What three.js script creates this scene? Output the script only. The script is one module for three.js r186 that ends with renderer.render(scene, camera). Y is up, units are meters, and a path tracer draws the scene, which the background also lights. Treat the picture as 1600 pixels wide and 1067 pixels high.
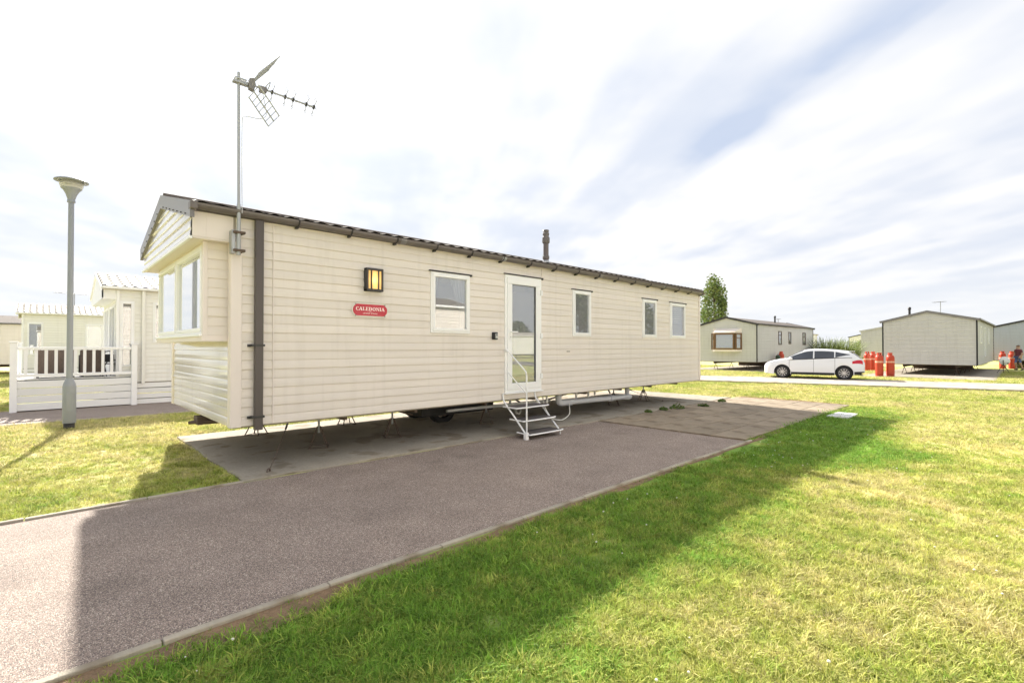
import * as THREE from 'three';
import { mergeGeometries, mergeVertices, toCreasedNormals } from 'three/addons/utils/BufferGeometryUtils.js';
import { RoundedBoxGeometry } from 'three/addons/geometries/RoundedBoxGeometry.js';
import { MarchingCubes } from 'three/addons/objects/MarchingCubes.js';

// World: x runs along the main caravan, z points from its door side towards the viewer, y up, metres.
// ---------------------------------------------------------------- camera, sky, sun, exposure
const scene = new THREE.Scene();
const camera = new THREE.PerspectiveCamera(69.57, 1600 / 1067, 0.05, 2500);
camera.position.set(-6.095, 1.6, 6.76);
camera.lookAt(-6.095 + 0.6916, 1.6 + 0.0111, 6.76 - 0.7222);
const EXPOSURE = 2.68;
const renderer = new THREE.WebGLRenderer({ antialias: true });
renderer.setSize(1024, 682);
renderer.toneMapping = THREE.LinearToneMapping;
renderer.toneMappingExposure = EXPOSURE;
renderer.shadowMap.enabled = true;

const SUN = new THREE.Vector3(0.166, 0.559, -0.812).normalize();
const sun = new THREE.DirectionalLight(new THREE.Color(1.0, 0.94, 0.84), 4.4);
sun.position.copy(SUN).multiplyScalar(60); sun.target.position.set(0, 0, 0);
sun.castShadow = true; sun.shadow.mapSize.set(4096, 4096); sun.shadow.radius = 1.6; sun.shadow.bias = -0.0005;
Object.assign(sun.shadow.camera, { left: -45, right: 45, top: 45, bottom: -45, near: 1, far: 150 });
scene.add(sun, sun.target);

function rng(seed) { let a = seed >>> 0; return () => { a = (a + 0x6D2B79F5) | 0; let t = Math.imul(a ^ (a >>> 15), 1 | a); t = (t + Math.imul(t ^ (t >>> 7), 61 | t)) ^ t; return ((t ^ (t >>> 14)) >>> 0) / 4294967296; }; }
function hash2(x, y, s) { let h = Math.imul(x | 0, 374761393) + Math.imul(y | 0, 668265263) + Math.imul(s | 0, 1274126177); h = Math.imul(h ^ (h >>> 13), 1274126177); return ((h ^ (h >>> 16)) >>> 0) / 4294967296; }
function vnoise(x, y, s = 0, wrap = 0) {
  let xi = Math.floor(x), yi = Math.floor(y); const fx = x - xi, fy = y - yi;
  const u = fx * fx * (3 - 2 * fx), v = fy * fy * (3 - 2 * fy);
  const W = k => wrap ? ((k % wrap) + wrap) % wrap : k;
  const a = hash2(W(xi), W(yi), s), b = hash2(W(xi + 1), W(yi), s), c = hash2(W(xi), W(yi + 1), s), d = hash2(W(xi + 1), W(yi + 1), s);
  return a + (b - a) * u + (c - a) * v + (a - b - c + d) * u * v;
}
function fbm(x, y, oct = 4, s = 0, wrap = 0) { let t = 0, a = 0.5, n = 0; for (let i = 0; i < oct; i++) { t += a * vnoise(x, y, s + i * 17, wrap); n += a; a *= 0.5; x *= 2; y *= 2; wrap *= 2; } return t / n; }
const sstep = (a, b, x) => { const t = Math.min(1, Math.max(0, (x - a) / (b - a))); return t * t * (3 - 2 * t); };
const lerp = (a, b, t) => a + (b - a) * t;

{ // sky: thin streaked high cloud over pale blue air
  const W = 2048, H = 1024, data = new Float32Array(W * H * 4);
  // streaks run along (0.598,-0.812); lateral axis (0.803,0.596)
  for (let j = 0; j < H; j++) {
    const el = ((j + 0.5) / H - 0.5) * Math.PI, y = Math.sin(el), c = Math.cos(el);
    for (let i = 0; i < W; i++) {
      const az = ((i + 0.5) / W - 0.5) * 2 * Math.PI, x = c * Math.cos(az), z = c * Math.sin(az);
      const yy = Math.max(y, 0.012) + 0.05, px = x / yy, pz = z / yy;
      const a = px * 0.593 - pz * 0.805, b = px * 0.805 + pz * 0.593;
      const wob = 0.35 * (fbm(a * 0.5 + 9, b * 0.5, 3, 5) - 0.5);
      const wide = fbm(a * 0.28 + 3.1, (b + wob) * 0.95 + 7.7, 4, 11);
      const fine = fbm(a * 0.9 + 1.7, (b + wob) * 4.2 + 2.2, 4, 23);
      const puff = fbm(a * 2.6 + wob * 3, b * 2.9, 5, 41), veil = fbm(a * 1.1 + 20, b * 1.3 + 3, 5, 61), mott = fbm(a * 6.5 + puff * 2, b * 8, 4, 83);
      const body = 0.30 * wide + 0.26 * fine + 0.22 * puff + 0.22 * veil;
      let cloud = 0.38 + 0.62 * sstep(0.37, 0.63, body);
      const bb = b + wob * 0.5 + 0.16 * (fine - 0.5);        // the open lane of blue between two streaks, and a fainter one beside it
      const lane = Math.exp(-(((bb - 1.15) / 0.12) ** 2)) * sstep(0.5, 1.2, a) * (1 - sstep(2.0, 2.8, a));
      const lane2 = Math.exp(-(((bb - 1.72) / 0.16) ** 2)) * (1 - sstep(1.2, 2.4, a));
      cloud = Math.max(0.06, cloud - lane * (0.42 + 0.35 * (1 - puff)) - 0.22 * lane2) + 0.12 * (mott - 0.5);
      const low = sstep(0.0, 0.2, Math.max(0, y));
      const sd = Math.max(0, x * SUN.x + y * SUN.y + z * SUN.z);
      const halo = 0.07 * Math.pow(sd, 3) + 0.24 * Math.pow(sd, 14) + 1.2 * Math.pow(sd, 70);
      const blue = [0.60, 0.69, 0.87], white = [1.055, 1.05, 1.05];
      const o = (j * W + i) * 4;
      for (let k = 0; k < 3; k++) {
        let v = lerp(blue[k], white[k], Math.min(1, Math.max(0, cloud)));
        v = lerp([0.93, 0.95, 0.975][k], v, low * 0.8 + 0.2);
        v *= 1 + halo * [1.0, 0.98, 0.93][k];
        data[o + k] = v / EXPOSURE;
      }
      data[o + 3] = 1;
    }
  }
  const sky = new THREE.DataTexture(data, W, H, THREE.RGBAFormat, THREE.FloatType);
  sky.mapping = THREE.EquirectangularReflectionMapping; sky.magFilter = THREE.LinearFilter; sky.minFilter = THREE.LinearFilter; sky.wrapS = THREE.RepeatWrapping; sky.needsUpdate = true;
  scene.background = sky; scene.environment = sky;
}

// ---------------------------------------------------------------- textures and materials
function tex(w, h, fn, srgb = true, wrap = THREE.RepeatWrapping) {   // fn(i, j) gives r,g,b in 0..1 (linear values when srgb)
  const d = new Uint8Array(w * h * 4), enc = v => { v = Math.min(1, Math.max(0, v)); return v <= 0.0031308 ? v * 12.92 : 1.055 * Math.pow(v, 1 / 2.4) - 0.055; };
  for (let j = 0; j < h; j++) for (let i = 0; i < w; i++) { const c = fn(i, j), o = (j * w + i) * 4; for (let k = 0; k < 3; k++) d[o + k] = Math.round(255 * (srgb ? enc(c[k]) : Math.min(1, Math.max(0, c[k])))); d[o + 3] = 255; }
  const t = new THREE.DataTexture(d, w, h); t.wrapS = t.wrapT = wrap; t.magFilter = THREE.LinearFilter; t.minFilter = THREE.LinearMipmapLinearFilter; t.generateMipmaps = true;
  if (srgb) t.colorSpace = THREE.SRGBColorSpace; t.needsUpdate = true; return t;
}
const lin = (r, g, b) => new THREE.Color().setRGB(r, g, b);
function std(r, g, b, rough = 0.6, extra = {}) { return new THREE.MeshStandardMaterial({ color: lin(r, g, b), roughness: rough, side: THREE.DoubleSide, ...extra }); }

// crushed-stone tarmac: chips 5 to 9 mm in a red-brown binder, tile 2.2 m
const chip = (() => {
  const N = 2048, cells = 400, v = new Float32Array(N * N), tone = new Float32Array(N * N);
  for (let j = 0; j < N; j++) for (let i = 0; i < N; i++) {
    const x = i / N * cells, y = j / N * cells, xi = Math.floor(x), yi = Math.floor(y); let best = 9, id = 0;
    for (let b = -1; b <= 1; b++) for (let a = -1; a <= 1; a++) { const cx = (xi + a + cells) % cells, cy = (yi + b + cells) % cells, dx = xi + a + hash2(cx, cy, 1) - x, dy = yi + b + hash2(cx, cy, 2) - y, q = dx * dx + dy * dy; if (q < best) { best = q; id = hash2(cx, cy, 3); } }
    v[j * N + i] = 1 - Math.min(1, Math.sqrt(best) * 1.25); tone[j * N + i] = id;
  }
  return { N, v, tone };
})();
const tarmacMap = tex(chip.N, chip.N, (i, j) => {
  const k = j * chip.N + i, h = chip.v[k], t = chip.tone[k], big = fbm(i / 256, j / 256, 4, 71, 8);
  const c = t > 0.92 ? [0.60, 0.52, 0.45] : t > 0.6 ? [0.355, 0.285, 0.245] : t > 0.25 ? [0.265, 0.21, 0.182] : [0.15, 0.12, 0.108];
  const m = (0.56 + 0.70 * Math.min(1, h * 2)) * (0.88 + 0.24 * big);
  return [c[0] * m, c[1] * m, c[2] * m];
});
const tarmacBump = tex(chip.N, chip.N, (i, j) => { const k = j * chip.N + i, h = Math.min(1, chip.v[k] * 1.6) * (0.5 + 0.5 * chip.tone[k]); return [h, h, h]; }, false);
const M = {};
M.tarmac = new THREE.MeshStandardMaterial({ map: tarmacMap, bumpMap: tarmacBump, bumpScale: 0.005, roughness: 0.82 });
const concreteMap = tex(1024, 1024, (i, j) => {
  const big = fbm(i / 170, j / 170, 5, 5, 6), f = fbm(i / 6, j / 6, 3, 9, 170), st = sstep(0.58, 0.75, fbm(i / 73, j / 73, 4, 33, 14)), m = (0.62 + 0.5 * big) * (0.86 + 0.28 * f);
  return [lerp(0.40, 0.27, st) * m, lerp(0.355, 0.225, st) * m, lerp(0.285, 0.165, st) * m];
});
const grainBump = tex(512, 512, (i, j) => { const f = 0.6 * fbm(i / 4, j / 4, 3, 9, 128) + 0.4 * fbm(i / 40, j / 40, 3, 19, 13); return [f, f, f]; }, false);
M.concrete = new THREE.MeshStandardMaterial({ map: concreteMap, bumpMap: grainBump, bumpScale: 0.006, roughness: 0.9 });
M.edging = new THREE.MeshStandardMaterial({ map: concreteMap, color: lin(1.2, 1.2, 1.2), bumpMap: grainBump, bumpScale: 0.005, roughness: 0.88 });
M.slabs = [0.8, 0.9, 1.0].map(k => new THREE.MeshStandardMaterial({ map: concreteMap, color: lin(k * 1.02, k * 0.93, k * 0.84), bumpMap: grainBump, bumpScale: 0.008, roughness: 0.92 }));
M.road = new THREE.MeshStandardMaterial({ map: concreteMap, color: lin(1.2, 1.2, 1.3), roughness: 0.85 });
M.soil = new THREE.MeshStandardMaterial({ map: tex(512, 512, (i, j) => { const f = fbm(i / 40, j / 40, 5, 3, 13), g = fbm(i / 5, j / 5, 3, 13, 102), m = 0.5 + 0.6 * f + 0.45 * (g - 0.5); return [0.30 * m, 0.195 * m, 0.115 * m]; }), bumpMap: grainBump, bumpScale: 0.02, roughness: 0.95 });

// where the turf is green and where it is parched (plant colour, plus shade painted into one strip; metres)
function drynessAndShade(x, z) {
  const n = fbm(x * 0.35 + 40, z * 0.35 + 11, 4, 301), f = fbm(x * 2.1, z * 2.1, 3, 331), g = fbm(x * 7.5 + 5, z * 7.5, 2, 351);
  let d = 0.64 + 0.75 * (n - 0.5) + 0.6 * (f - 0.5) + 0.6 * (g - 0.5);
  if (z > 3.4 && z < 8 && x < 11) d -= 0.60 * (1 - sstep(4.5, 5.7, z + 1.2 * (n - 0.5))) * (1 - sstep(8.5, 10.5, x));   // lush strip beside the drive, shade put into its colour to the shadow edge
  if (z < 0.5) d += 0.08;
  return Math.min(1, Math.max(0, d));
}
const DRY = [0.66, 0.59, 0.31], MID = [0.45, 0.475, 0.115], LUSH_SHADE = [0.19, 0.355, 0.045], BARE = [0.42, 0.33, 0.19];
function turf(d, k = 1) { const a = d < 0.5 ? LUSH_SHADE : MID, b = d < 0.5 ? MID : DRY, t = d < 0.5 ? d * 2 : d * 2 - 1; return [lerp(a[0], b[0], t) * k, lerp(a[1], b[1], t) * k, lerp(a[2], b[2], t) * k]; }
const LAWN = 64;
M.lawn = new THREE.MeshStandardMaterial({
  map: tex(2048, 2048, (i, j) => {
    const x = i / 2048 * LAWN - 20, z = 20 - j / 2048 * LAWN, d = drynessAndShade(x, z), g = hash2(i, j, 5), h = vnoise(i / 2.5, j / 2.5, 8), b = sstep(0.62, 0.8, fbm(x * 1.3, z * 1.3, 3, 611));
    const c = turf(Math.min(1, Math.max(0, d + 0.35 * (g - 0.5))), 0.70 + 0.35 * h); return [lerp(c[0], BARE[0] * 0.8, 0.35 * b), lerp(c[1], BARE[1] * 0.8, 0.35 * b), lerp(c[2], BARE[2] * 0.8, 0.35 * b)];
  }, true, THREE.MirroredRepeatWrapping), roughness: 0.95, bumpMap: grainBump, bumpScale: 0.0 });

const dirt = (r, g, b, amt, seed) => tex(512, 512, (i, j) => { const a = fbm(i / 64, j / 64, 5, seed, 8), s = fbm(i / 9, j / 128, 4, seed + 7, 56), f = hash2(i, j, seed), m = 1 - amt * (0.55 * (a) + 0.5 * sstep(0.5, 0.8, s) + 0.12 * f); return [r * m, g * (1 - (1 - m) * 1.03), b * (1 - (1 - m) * 1.12)]; });
const creamMap = dirt(0.82, 0.755, 0.69, 0.09, 77);
const vinylBump = tex(256, 256, (i, j) => { const f = fbm(i / 32, j / 2, 3, 55, 8); return [f, f, f]; }, false);
M.cream = [1, 0.975, 0.95].map(k => new THREE.MeshStandardMaterial({ map: creamMap, color: lin(k, k, k), bumpMap: vinylBump, bumpScale: 0.0007, roughness: 0.42, side: THREE.DoubleSide }));
M.creamGloss = new THREE.MeshPhysicalMaterial({ map: creamMap, color: lin(1, 1.03, 1.09), bumpMap: vinylBump, bumpScale: 0.0012, roughness: 0.2, clearcoat: 1, clearcoatRoughness: 0.09, side: THREE.DoubleSide });
M.creamTrim = std(0.80, 0.725, 0.675, 0.4);
M.core = std(0.45, 0.40, 0.34, 0.8);
M.inner = std(0.30, 0.26, 0.2, 0.8);
M.grey = new THREE.MeshStandardMaterial({ map: dirt(0.575, 0.57, 0.55, 0.12, 177), roughness: 0.5, side: THREE.DoubleSide });
M.paleBlue = new THREE.MeshStandardMaterial({ map: dirt(0.47, 0.50, 0.56, 0.10, 277), roughness: 0.5, side: THREE.DoubleSide });
M.ivory = new THREE.MeshStandardMaterial({ map: dirt(0.85, 0.84, 0.79, 0.08, 377), roughness: 0.45, side: THREE.DoubleSide });
M.brown = std(0.145, 0.125, 0.12, 0.4);       // gutters, downpipe
M.fascia = std(0.20, 0.19, 0.195, 0.3);
M.charcoal = std(0.035, 0.033, 0.034, 0.5);
M.roofDark = new THREE.MeshStandardMaterial({ map: dirt(0.15, 0.125, 0.11, 0.35, 477), roughness: 0.9, side: THREE.DoubleSide });
M.roofPale = new THREE.MeshStandardMaterial({ map: dirt(0.48, 0.44, 0.38, 0.3, 577), roughness: 0.55, side: THREE.DoubleSide });
M.white = std(0.90, 0.90, 0.90, 0.3);
M.whitePlank = [0.85, 0.82, 0.80].map(k => std(k, k, k * 0.985, 0.4));
M.steel = std(0.45, 0.45, 0.46, 0.38, { metalness: 0.85 });
M.galv = std(0.42, 0.43, 0.44, 0.5, { metalness: 0.6 });
M.rust = std(0.12, 0.085, 0.065, 0.8);
M.black = std(0.018, 0.018, 0.019, 0.6);
M.rubber = std(0.022, 0.022, 0.023, 0.85);
M.tread = std(0.10, 0.085, 0.08, 0.85, { bumpMap: grainBump, bumpScale: 0.004 });
M.pipe = std(0.56, 0.57, 0.60, 0.45);
M.lampGrey = std(0.27, 0.29, 0.34, 0.45);
M.glass = new THREE.MeshPhysicalMaterial({ color: lin(0.76, 0.78, 0.80), metalness: 0.2, transmission: 0.91, thickness: 0, roughness: 0.015, ior: 2.33, side: THREE.DoubleSide });
M.coated = new THREE.MeshStandardMaterial({ color: lin(0.80, 0.82, 0.85), metalness: 0.8, roughness: 0.02, side: THREE.DoubleSide });   // mirror-coated bay panes
M.darkGlass = std(0.05, 0.058, 0.075, 0.05);
M.cloth = new THREE.MeshPhysicalMaterial({ color: lin(0.86, 0.85, 0.84), roughness: 0.95, transmission: 0.15, thickness: 0, side: THREE.DoubleSide });
M.orange = new THREE.MeshStandardMaterial({ map: dirt(0.56, 0.06, 0.024, 0.25, 677), roughness: 0.45 });
M.carPaint = new THREE.MeshPhysicalMaterial({ color: lin(0.80, 0.81, 0.83), roughness: 0.3, clearcoat: 1, clearcoatRoughness: 0.05, side: THREE.DoubleSide });
M.silver = new THREE.MeshPhysicalMaterial({ color: lin(0.34, 0.36, 0.38), metalness: 0.5, roughness: 0.35, clearcoat: 1, side: THREE.DoubleSide });

// ---------------------------------------------------------------- building helpers
const taken = new Map();
function numbered(name) { const n = taken.get(name) || 0; taken.set(name, n + 1); return n ? name + '_' + String(n).padStart(3, '0') : name; }
function mesh(name, geo, mat, parent) {
  const m = new THREE.Mesh(Array.isArray(geo) ? merge(geo) : geo, mat); m.name = parent ? name : numbered(name); m.castShadow = m.receiveShadow = true; (parent || scene).add(m); return m;
}
function thing(name, label, category, [x, y, z] = [0, 0, 0], turn = 0, group) {
  const o = new THREE.Group(); o.name = numbered(name); o.position.set(x, y, z); o.rotation.y = turn; o.userData = { label, category }; if (group) o.userData.group = group; scene.add(o); return o;
}
function tag(o, label, category, group) { o.userData = { label, category }; if (group) o.userData.group = group; return o; }
function struct(name, geo, mat, label, category) { const m = mesh(name, geo, mat); m.userData = { kind: 'structure', label, category }; return m; }
function copy(src, label, [x, y, z], turn) { const r = src.clone(); r.name = numbered(src.name.replace(/_\d{3}$/, '')); r.userData = { ...src.userData, label }; r.position.set(x, y, z); if (turn !== undefined) r.rotation.y = turn; scene.add(r); return r; }
function merge(list) { return mergeGeometries(list.map(g => { const q = g.index ? g.toNonIndexed() : g; for (const k of Object.keys(q.attributes)) if (!['position', 'normal', 'uv'].includes(k)) q.deleteAttribute(k); return q; })); }
function metric(g) {            // uv in metres from the dominant side of each face
  const q = g.index ? g.toNonIndexed() : g, p = q.attributes.position, uv = new Float32Array(p.count * 2), a = new THREE.Vector3(), b = new THREE.Vector3(), c = new THREE.Vector3();
  for (let i = 0; i < p.count; i += 3) {
    a.fromBufferAttribute(p, i); b.fromBufferAttribute(p, i + 1); c.fromBufferAttribute(p, i + 2); b.sub(a); c.sub(a); b.cross(c);
    const nx = Math.abs(b.x), ny = Math.abs(b.y), nz = Math.abs(b.z);
    for (let k = i; k < i + 3; k++) { const X = p.getX(k), Y = p.getY(k), Z = p.getZ(k); const [u, v] = ny >= nx && ny >= nz ? [X, -Z] : nx > nz ? [Z, Y] : [X, Y]; uv[2 * k] = u / 4; uv[2 * k + 1] = v / 4; }
  }
  q.setAttribute('uv', new THREE.BufferAttribute(uv, 2)); return q;
}
function bx(x0, x1, y0, y1, z0, z1) { return metric(new THREE.BoxGeometry(x1 - x0, y1 - y0, z1 - z0).translate((x0 + x1) / 2, (y0 + y1) / 2, (z0 + z1) / 2)); }
function rbx(x0, x1, y0, y1, z0, z1, r = 0.006) { return metric(new RoundedBoxGeometry(x1 - x0, y1 - y0, z1 - z0, 2, Math.min(r, (x1 - x0) / 2.01, (y1 - y0) / 2.01, (z1 - z0) / 2.01)).translate((x0 + x1) / 2, (y0 + y1) / 2, (z0 + z1) / 2)); }
const V = (x, y, z) => new THREE.Vector3(x, y, z);
function bar(p, q, r, r2 = r, n = 8) { p = V(...p); q = V(...q); const d = q.clone().sub(p), g = new THREE.CylinderGeometry(r2, r, d.length(), n); g.applyQuaternion(new THREE.Quaternion().setFromUnitVectors(V(0, 1, 0), d.clone().normalize())); const m = p.add(q).multiplyScalar(0.5); return g.translate(m.x, m.y, m.z).toNonIndexed(); }
function tube(pts, r, seg = 24, n = 8, closed = false) { return new THREE.TubeGeometry(new THREE.CatmullRomCurve3(pts.map(p => V(...p)), closed, 'catmullrom', 0.4), seg, r, n, closed).toNonIndexed(); }
function poly(pts) { let g = []; for (let i = 0; i + 1 < pts.length; i++) g.push([pts[i], pts[i + 1]]); return g; }
function lathe(pts, n = 24) { return new THREE.LatheGeometry(pts.map(p => new THREE.Vector2(...p)), n).toNonIndexed(); }
function sheet(x0, x1, z0, z1, y, nx = 1, nz = 1) { return metric(new THREE.PlaneGeometry(x1 - x0, z1 - z0, nx, nz).rotateX(-Math.PI / 2).translate((x0 + x1) / 2, y, (z0 + z1) / 2)); }
function quadGeo(list) { const p = []; for (const [a, b, c, d] of list) p.push(...a, ...b, ...c, ...a, ...c, ...d); const g = new THREE.BufferGeometry(); g.setAttribute('position', new THREE.Float32BufferAttribute(p, 3)); g.computeVertexNormals(); return metric(g); }
function prism(pts, z0, z1) { const s = new THREE.Shape(pts.map(p => new THREE.Vector2(...p))); return metric(new THREE.ExtrudeGeometry(s, { depth: z1 - z0, bevelEnabled: false }).translate(0, 0, z0)); }

// lapped cladding: one board profile (y up the board, z outwards)
const PITCH = 0.1175, PROF = [[0, 0.0135], [0.005, 0.0175], [0.045, 0.0155], [0.085, 0.0105], [0.104, 0.0045], [PITCH, 0.0035]];
function profZ(y) { for (let i = 0; i + 1 < PROF.length; i++) if (y <= PROF[i + 1][0]) return lerp(PROF[i][1], PROF[i + 1][1], (y - PROF[i][0]) / (PROF[i + 1][0] - PROF[i][0])); return PROF[PROF.length - 1][1]; }
function boardGeo(base, ya, yb, xl, xr, deep) {
  const ys = [ya, ...PROF.map(p => base + p[0]).filter(y => y > ya + 1e-4 && y < yb - 1e-4), yb], q = [], k = deep ? 1.0 : 0.7;
  const P = (x, y, z) => [x, y, z];
  for (let i = 0; i + 1 < ys.length; i++) { const a = ys[i], b = ys[i + 1], za = profZ(a - base) * k, zb = profZ(b - base) * k; if (xr(a) - xl(a) < 1e-3) continue; q.push([P(xl(a), a, za), P(xr(a), a, za), P(xr(b), b, zb), P(xl(b), b, zb)]); }
  q.push([P(xl(ya), ya, -0.004), P(xr(ya), ya, -0.004), P(xr(ya), ya, profZ(ya - base) * k), P(xl(ya), ya, profZ(ya - base) * k)]);
  return quadGeo(q);
}
// wall in its own plane: x along, y up, outwards +z; roofAt(x) is its top; holes [x0,x1,y0,y1]
function boards(x0, x1, y0, roofAt, holes, edgeL = null, edgeR = null) {
  const top = Math.max(roofAt(x0), roofAt(x1), roofAt((x0 + x1) / 2)), out = []; let row = 0;
  for (let b = y0; b < top - 0.01; b += PITCH, row++) {
    const e = Math.min(b + PITCH, top), cut = [...new Set([x0, x1, ...holes.filter(h => h[2] < e && h[3] > b).flatMap(h => [h[0], h[1]])])].sort((p, q) => p - q);
    for (let i = 0; i + 1 < cut.length; i++) {
      const xa = cut[i], xb = cut[i + 1], mid = (xa + xb) / 2; let spans = [[b, e]];
      for (const h of holes) if (mid > h[0] && mid < h[1]) spans = spans.flatMap(([p, q]) => h[2] >= q || h[3] <= p ? [[p, q]] : [[p, h[2]], [h[3], q]].filter(s => s[1] - s[0] > 0.004));
      for (const [p, q] of spans) {
        // a sloping roofline trims the row's ends
        const lim = (y, s) => { if (roofAt(x0) >= y - 1e-6 && roofAt(x1) >= y - 1e-6) return s < 0 ? xa : xb; const m = (x0 + x1) / 2; let lo = 0, hi = (x1 - x0) / 2; for (let k = 0; k < 30; k++) { const t = (lo + hi) / 2; if (roofAt(m + s * t) >= y) lo = t; else hi = t; } return s < 0 ? Math.max(xa, m - lo) : Math.min(xb, m + lo); };
        const L = y => Math.min(lim(y, -1), lim(y, 1)), R = y => lim(y, 1);
        if (R(p) - L(p) < 0.01) continue;
        out.push({ geo: boardGeo(b, p, Math.min(q, e), L, y => Math.max(L(y), R(y)), row % 2 === 0), row });
      }
    }
  }
  return out;
}
function panel(x0, x1, y0, roofAt, holes, t = 0.05) {
  const m = (x0 + x1) / 2, s = new THREE.Shape([[x0, y0], [x1, y0], [x1, roofAt(x1)], [m, roofAt(m)], [x0, roofAt(x0)]].map(p => new THREE.Vector2(...p)));
  for (const [a, b, c, d] of holes) s.holes.push(new THREE.Path([[a, c], [a, d], [b, d], [b, c]].map(p => new THREE.Vector2(...p))));
  return metric(new THREE.ExtrudeGeometry(s, { depth: t, bevelEnabled: false }).translate(0, 0, -t - 0.006));
}
const FACE = { // wall plane -> world inside a caravan whose box is x 0..len, z -wid..0
  side: (len, wid) => new THREE.Matrix4(), back: (len, wid) => new THREE.Matrix4().makeRotationY(Math.PI).setPosition(len, 0, -wid),
  front: (len, wid) => new THREE.Matrix4().makeRotationY(-Math.PI / 2).setPosition(0, 0, -wid), rear: (len, wid) => new THREE.Matrix4().makeRotationY(Math.PI / 2).setPosition(len, 0, 0),
};
function frameGeo(x0, x1, y0, y1, w, z0, z1, r = 0.008) { return [rbx(x0, x1, y0, y0 + w, z0, z1, r), rbx(x0, x1, y1 - w, y1, z0, z1, r), rbx(x0, x0 + w, y0 + w, y1 - w, z0, z1 - 0.001, r), rbx(x1 - w, x1, y0 + w, y1 - w, z0, z1 - 0.001, r)]; }
function windowPart(parent, [x0, x1, y0, y1], mat, fm, w = 0.07, opts = {}) {
  const T = g => (Array.isArray(g) ? merge(g) : g).applyMatrix4(fm);
  const f = mesh('window', T([...frameGeo(x0, x1, y0, y1, w * 0.5, -0.03, 0.032), ...frameGeo(x0 + w * 0.42, x1 - w * 0.42, y0 + w * 0.42, y1 - w * 0.42, w * 0.62, -0.028, 0.045)]), mat, parent);
  mesh('pane', T(bx(x0 + w * 0.9, x1 - w * 0.9, y0 + w * 0.9, y1 - w * 0.9, 0.006, 0.010)), opts.glass || M.glass, f);
  if (opts.mullions) for (const mx of opts.mullions) mesh('mullion', T(rbx(mx - 0.03, mx + 0.03, y0 + w, y1 - w, -0.02, 0.043)), mat, f);
  if (opts.transom) mesh('transom', T(rbx(x0 + w, x1 - w, opts.transom - 0.025, opts.transom + 0.025, -0.02, 0.042)), mat, f);
  return f;
}
function pantile(x0, x1, z0, y0, z1, y1, period = 0.2, amp = 0.024, course = 0.33) {      // tile-effect sheet from eave (z0,y0) to ridge (z1,y1)
  const nx = Math.round((x1 - x0) / period * 6), L = Math.hypot(z1 - z0, y1 - y0), rows = Math.max(2, Math.round(L / course)), pos = [], idx = [], ny = rows * 2;
  const nz = -(y1 - y0) / L * Math.sign(z1 - z0), nyv = Math.abs(z1 - z0) / L;
  for (let j = 0; j < ny; j++) { const row = Math.floor(j / 2), s = (row + (j % 2)) / rows, lift = j % 2 ? 0.002 : 0.022;
    for (let i = 0; i <= nx; i++) { const x = lerp(x0, x1, i / nx), ph = (x - x0) / period * 2 * Math.PI, h = amp * (0.5 + 0.5 * Math.sin(ph)) ** 1.4 + lift; pos.push(x, lerp(y0, y1, s) + h * nyv, lerp(z0, z1, s) + h * nz); } }
  for (let j = 0; j + 1 < ny; j++) for (let i = 0; i < nx; i++) { const a = j * (nx + 1) + i, b = a + nx + 1; idx.push(a, a + 1, b, b, a + 1, b + 1); }
  const g = new THREE.BufferGeometry(); g.setAttribute('position', new THREE.Float32BufferAttribute(pos, 3)); g.setIndex(idx); g.computeVertexNormals();
  g.setAttribute('uv', new THREE.Float32BufferAttribute(pos.flatMap((_, i) => i % 3 ? [] : [pos[i] / 4, pos[i + 2] / 4]), 2)); return g;
}
function slab(x0, x1, z0, y0, z1, y1, t) { return quadGeo([[[x0, y0, z0], [x1, y0, z0], [x1, y1, z1], [x0, y1, z1]], [[x0, y0 - t, z0], [x0, y1 - t, z1], [x1, y1 - t, z1], [x1, y0 - t, z0]], [[x0, y0, z0], [x0, y0 - t, z0], [x1, y0 - t, z0], [x1, y0, z0]], [[x0, y0, z0], [x0, y1, z1], [x0, y1 - t, z1], [x0, y0 - t, z0]], [[x1, y0, z0], [x1, y0 - t, z0], [x1, y1 - t, z1], [x1, y1, z1]]]); }
// ---------------------------------------------------------------- ground, drive, pads, roads
const TW = 2.2 / 4;      // metric() gives uv per 4 m
{
  const g = new THREE.PlaneGeometry(1800, 1800, 1, 1).rotateX(-Math.PI / 2), p = g.attributes.position, uv = g.attributes.uv;
  for (let i = 0; i < 4; i++) uv.setXY(i, (p.getX(i) + 20) / LAWN, (20 - p.getZ(i)) / LAWN);
  struct('lawn_ground', g, M.lawn, 'mown grass ground stretching to the horizon', 'lawn');
}
for (const m of [M.tarmac]) for (const t of [m.map, m.bumpMap]) { t.repeat.set(4 / 2.2, 4 / 2.2); }
for (const t of [M.soil.map]) t.repeat.set(4 / 1.3, 4 / 1.3);
grainBump.repeat.set(5, 5);
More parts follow.
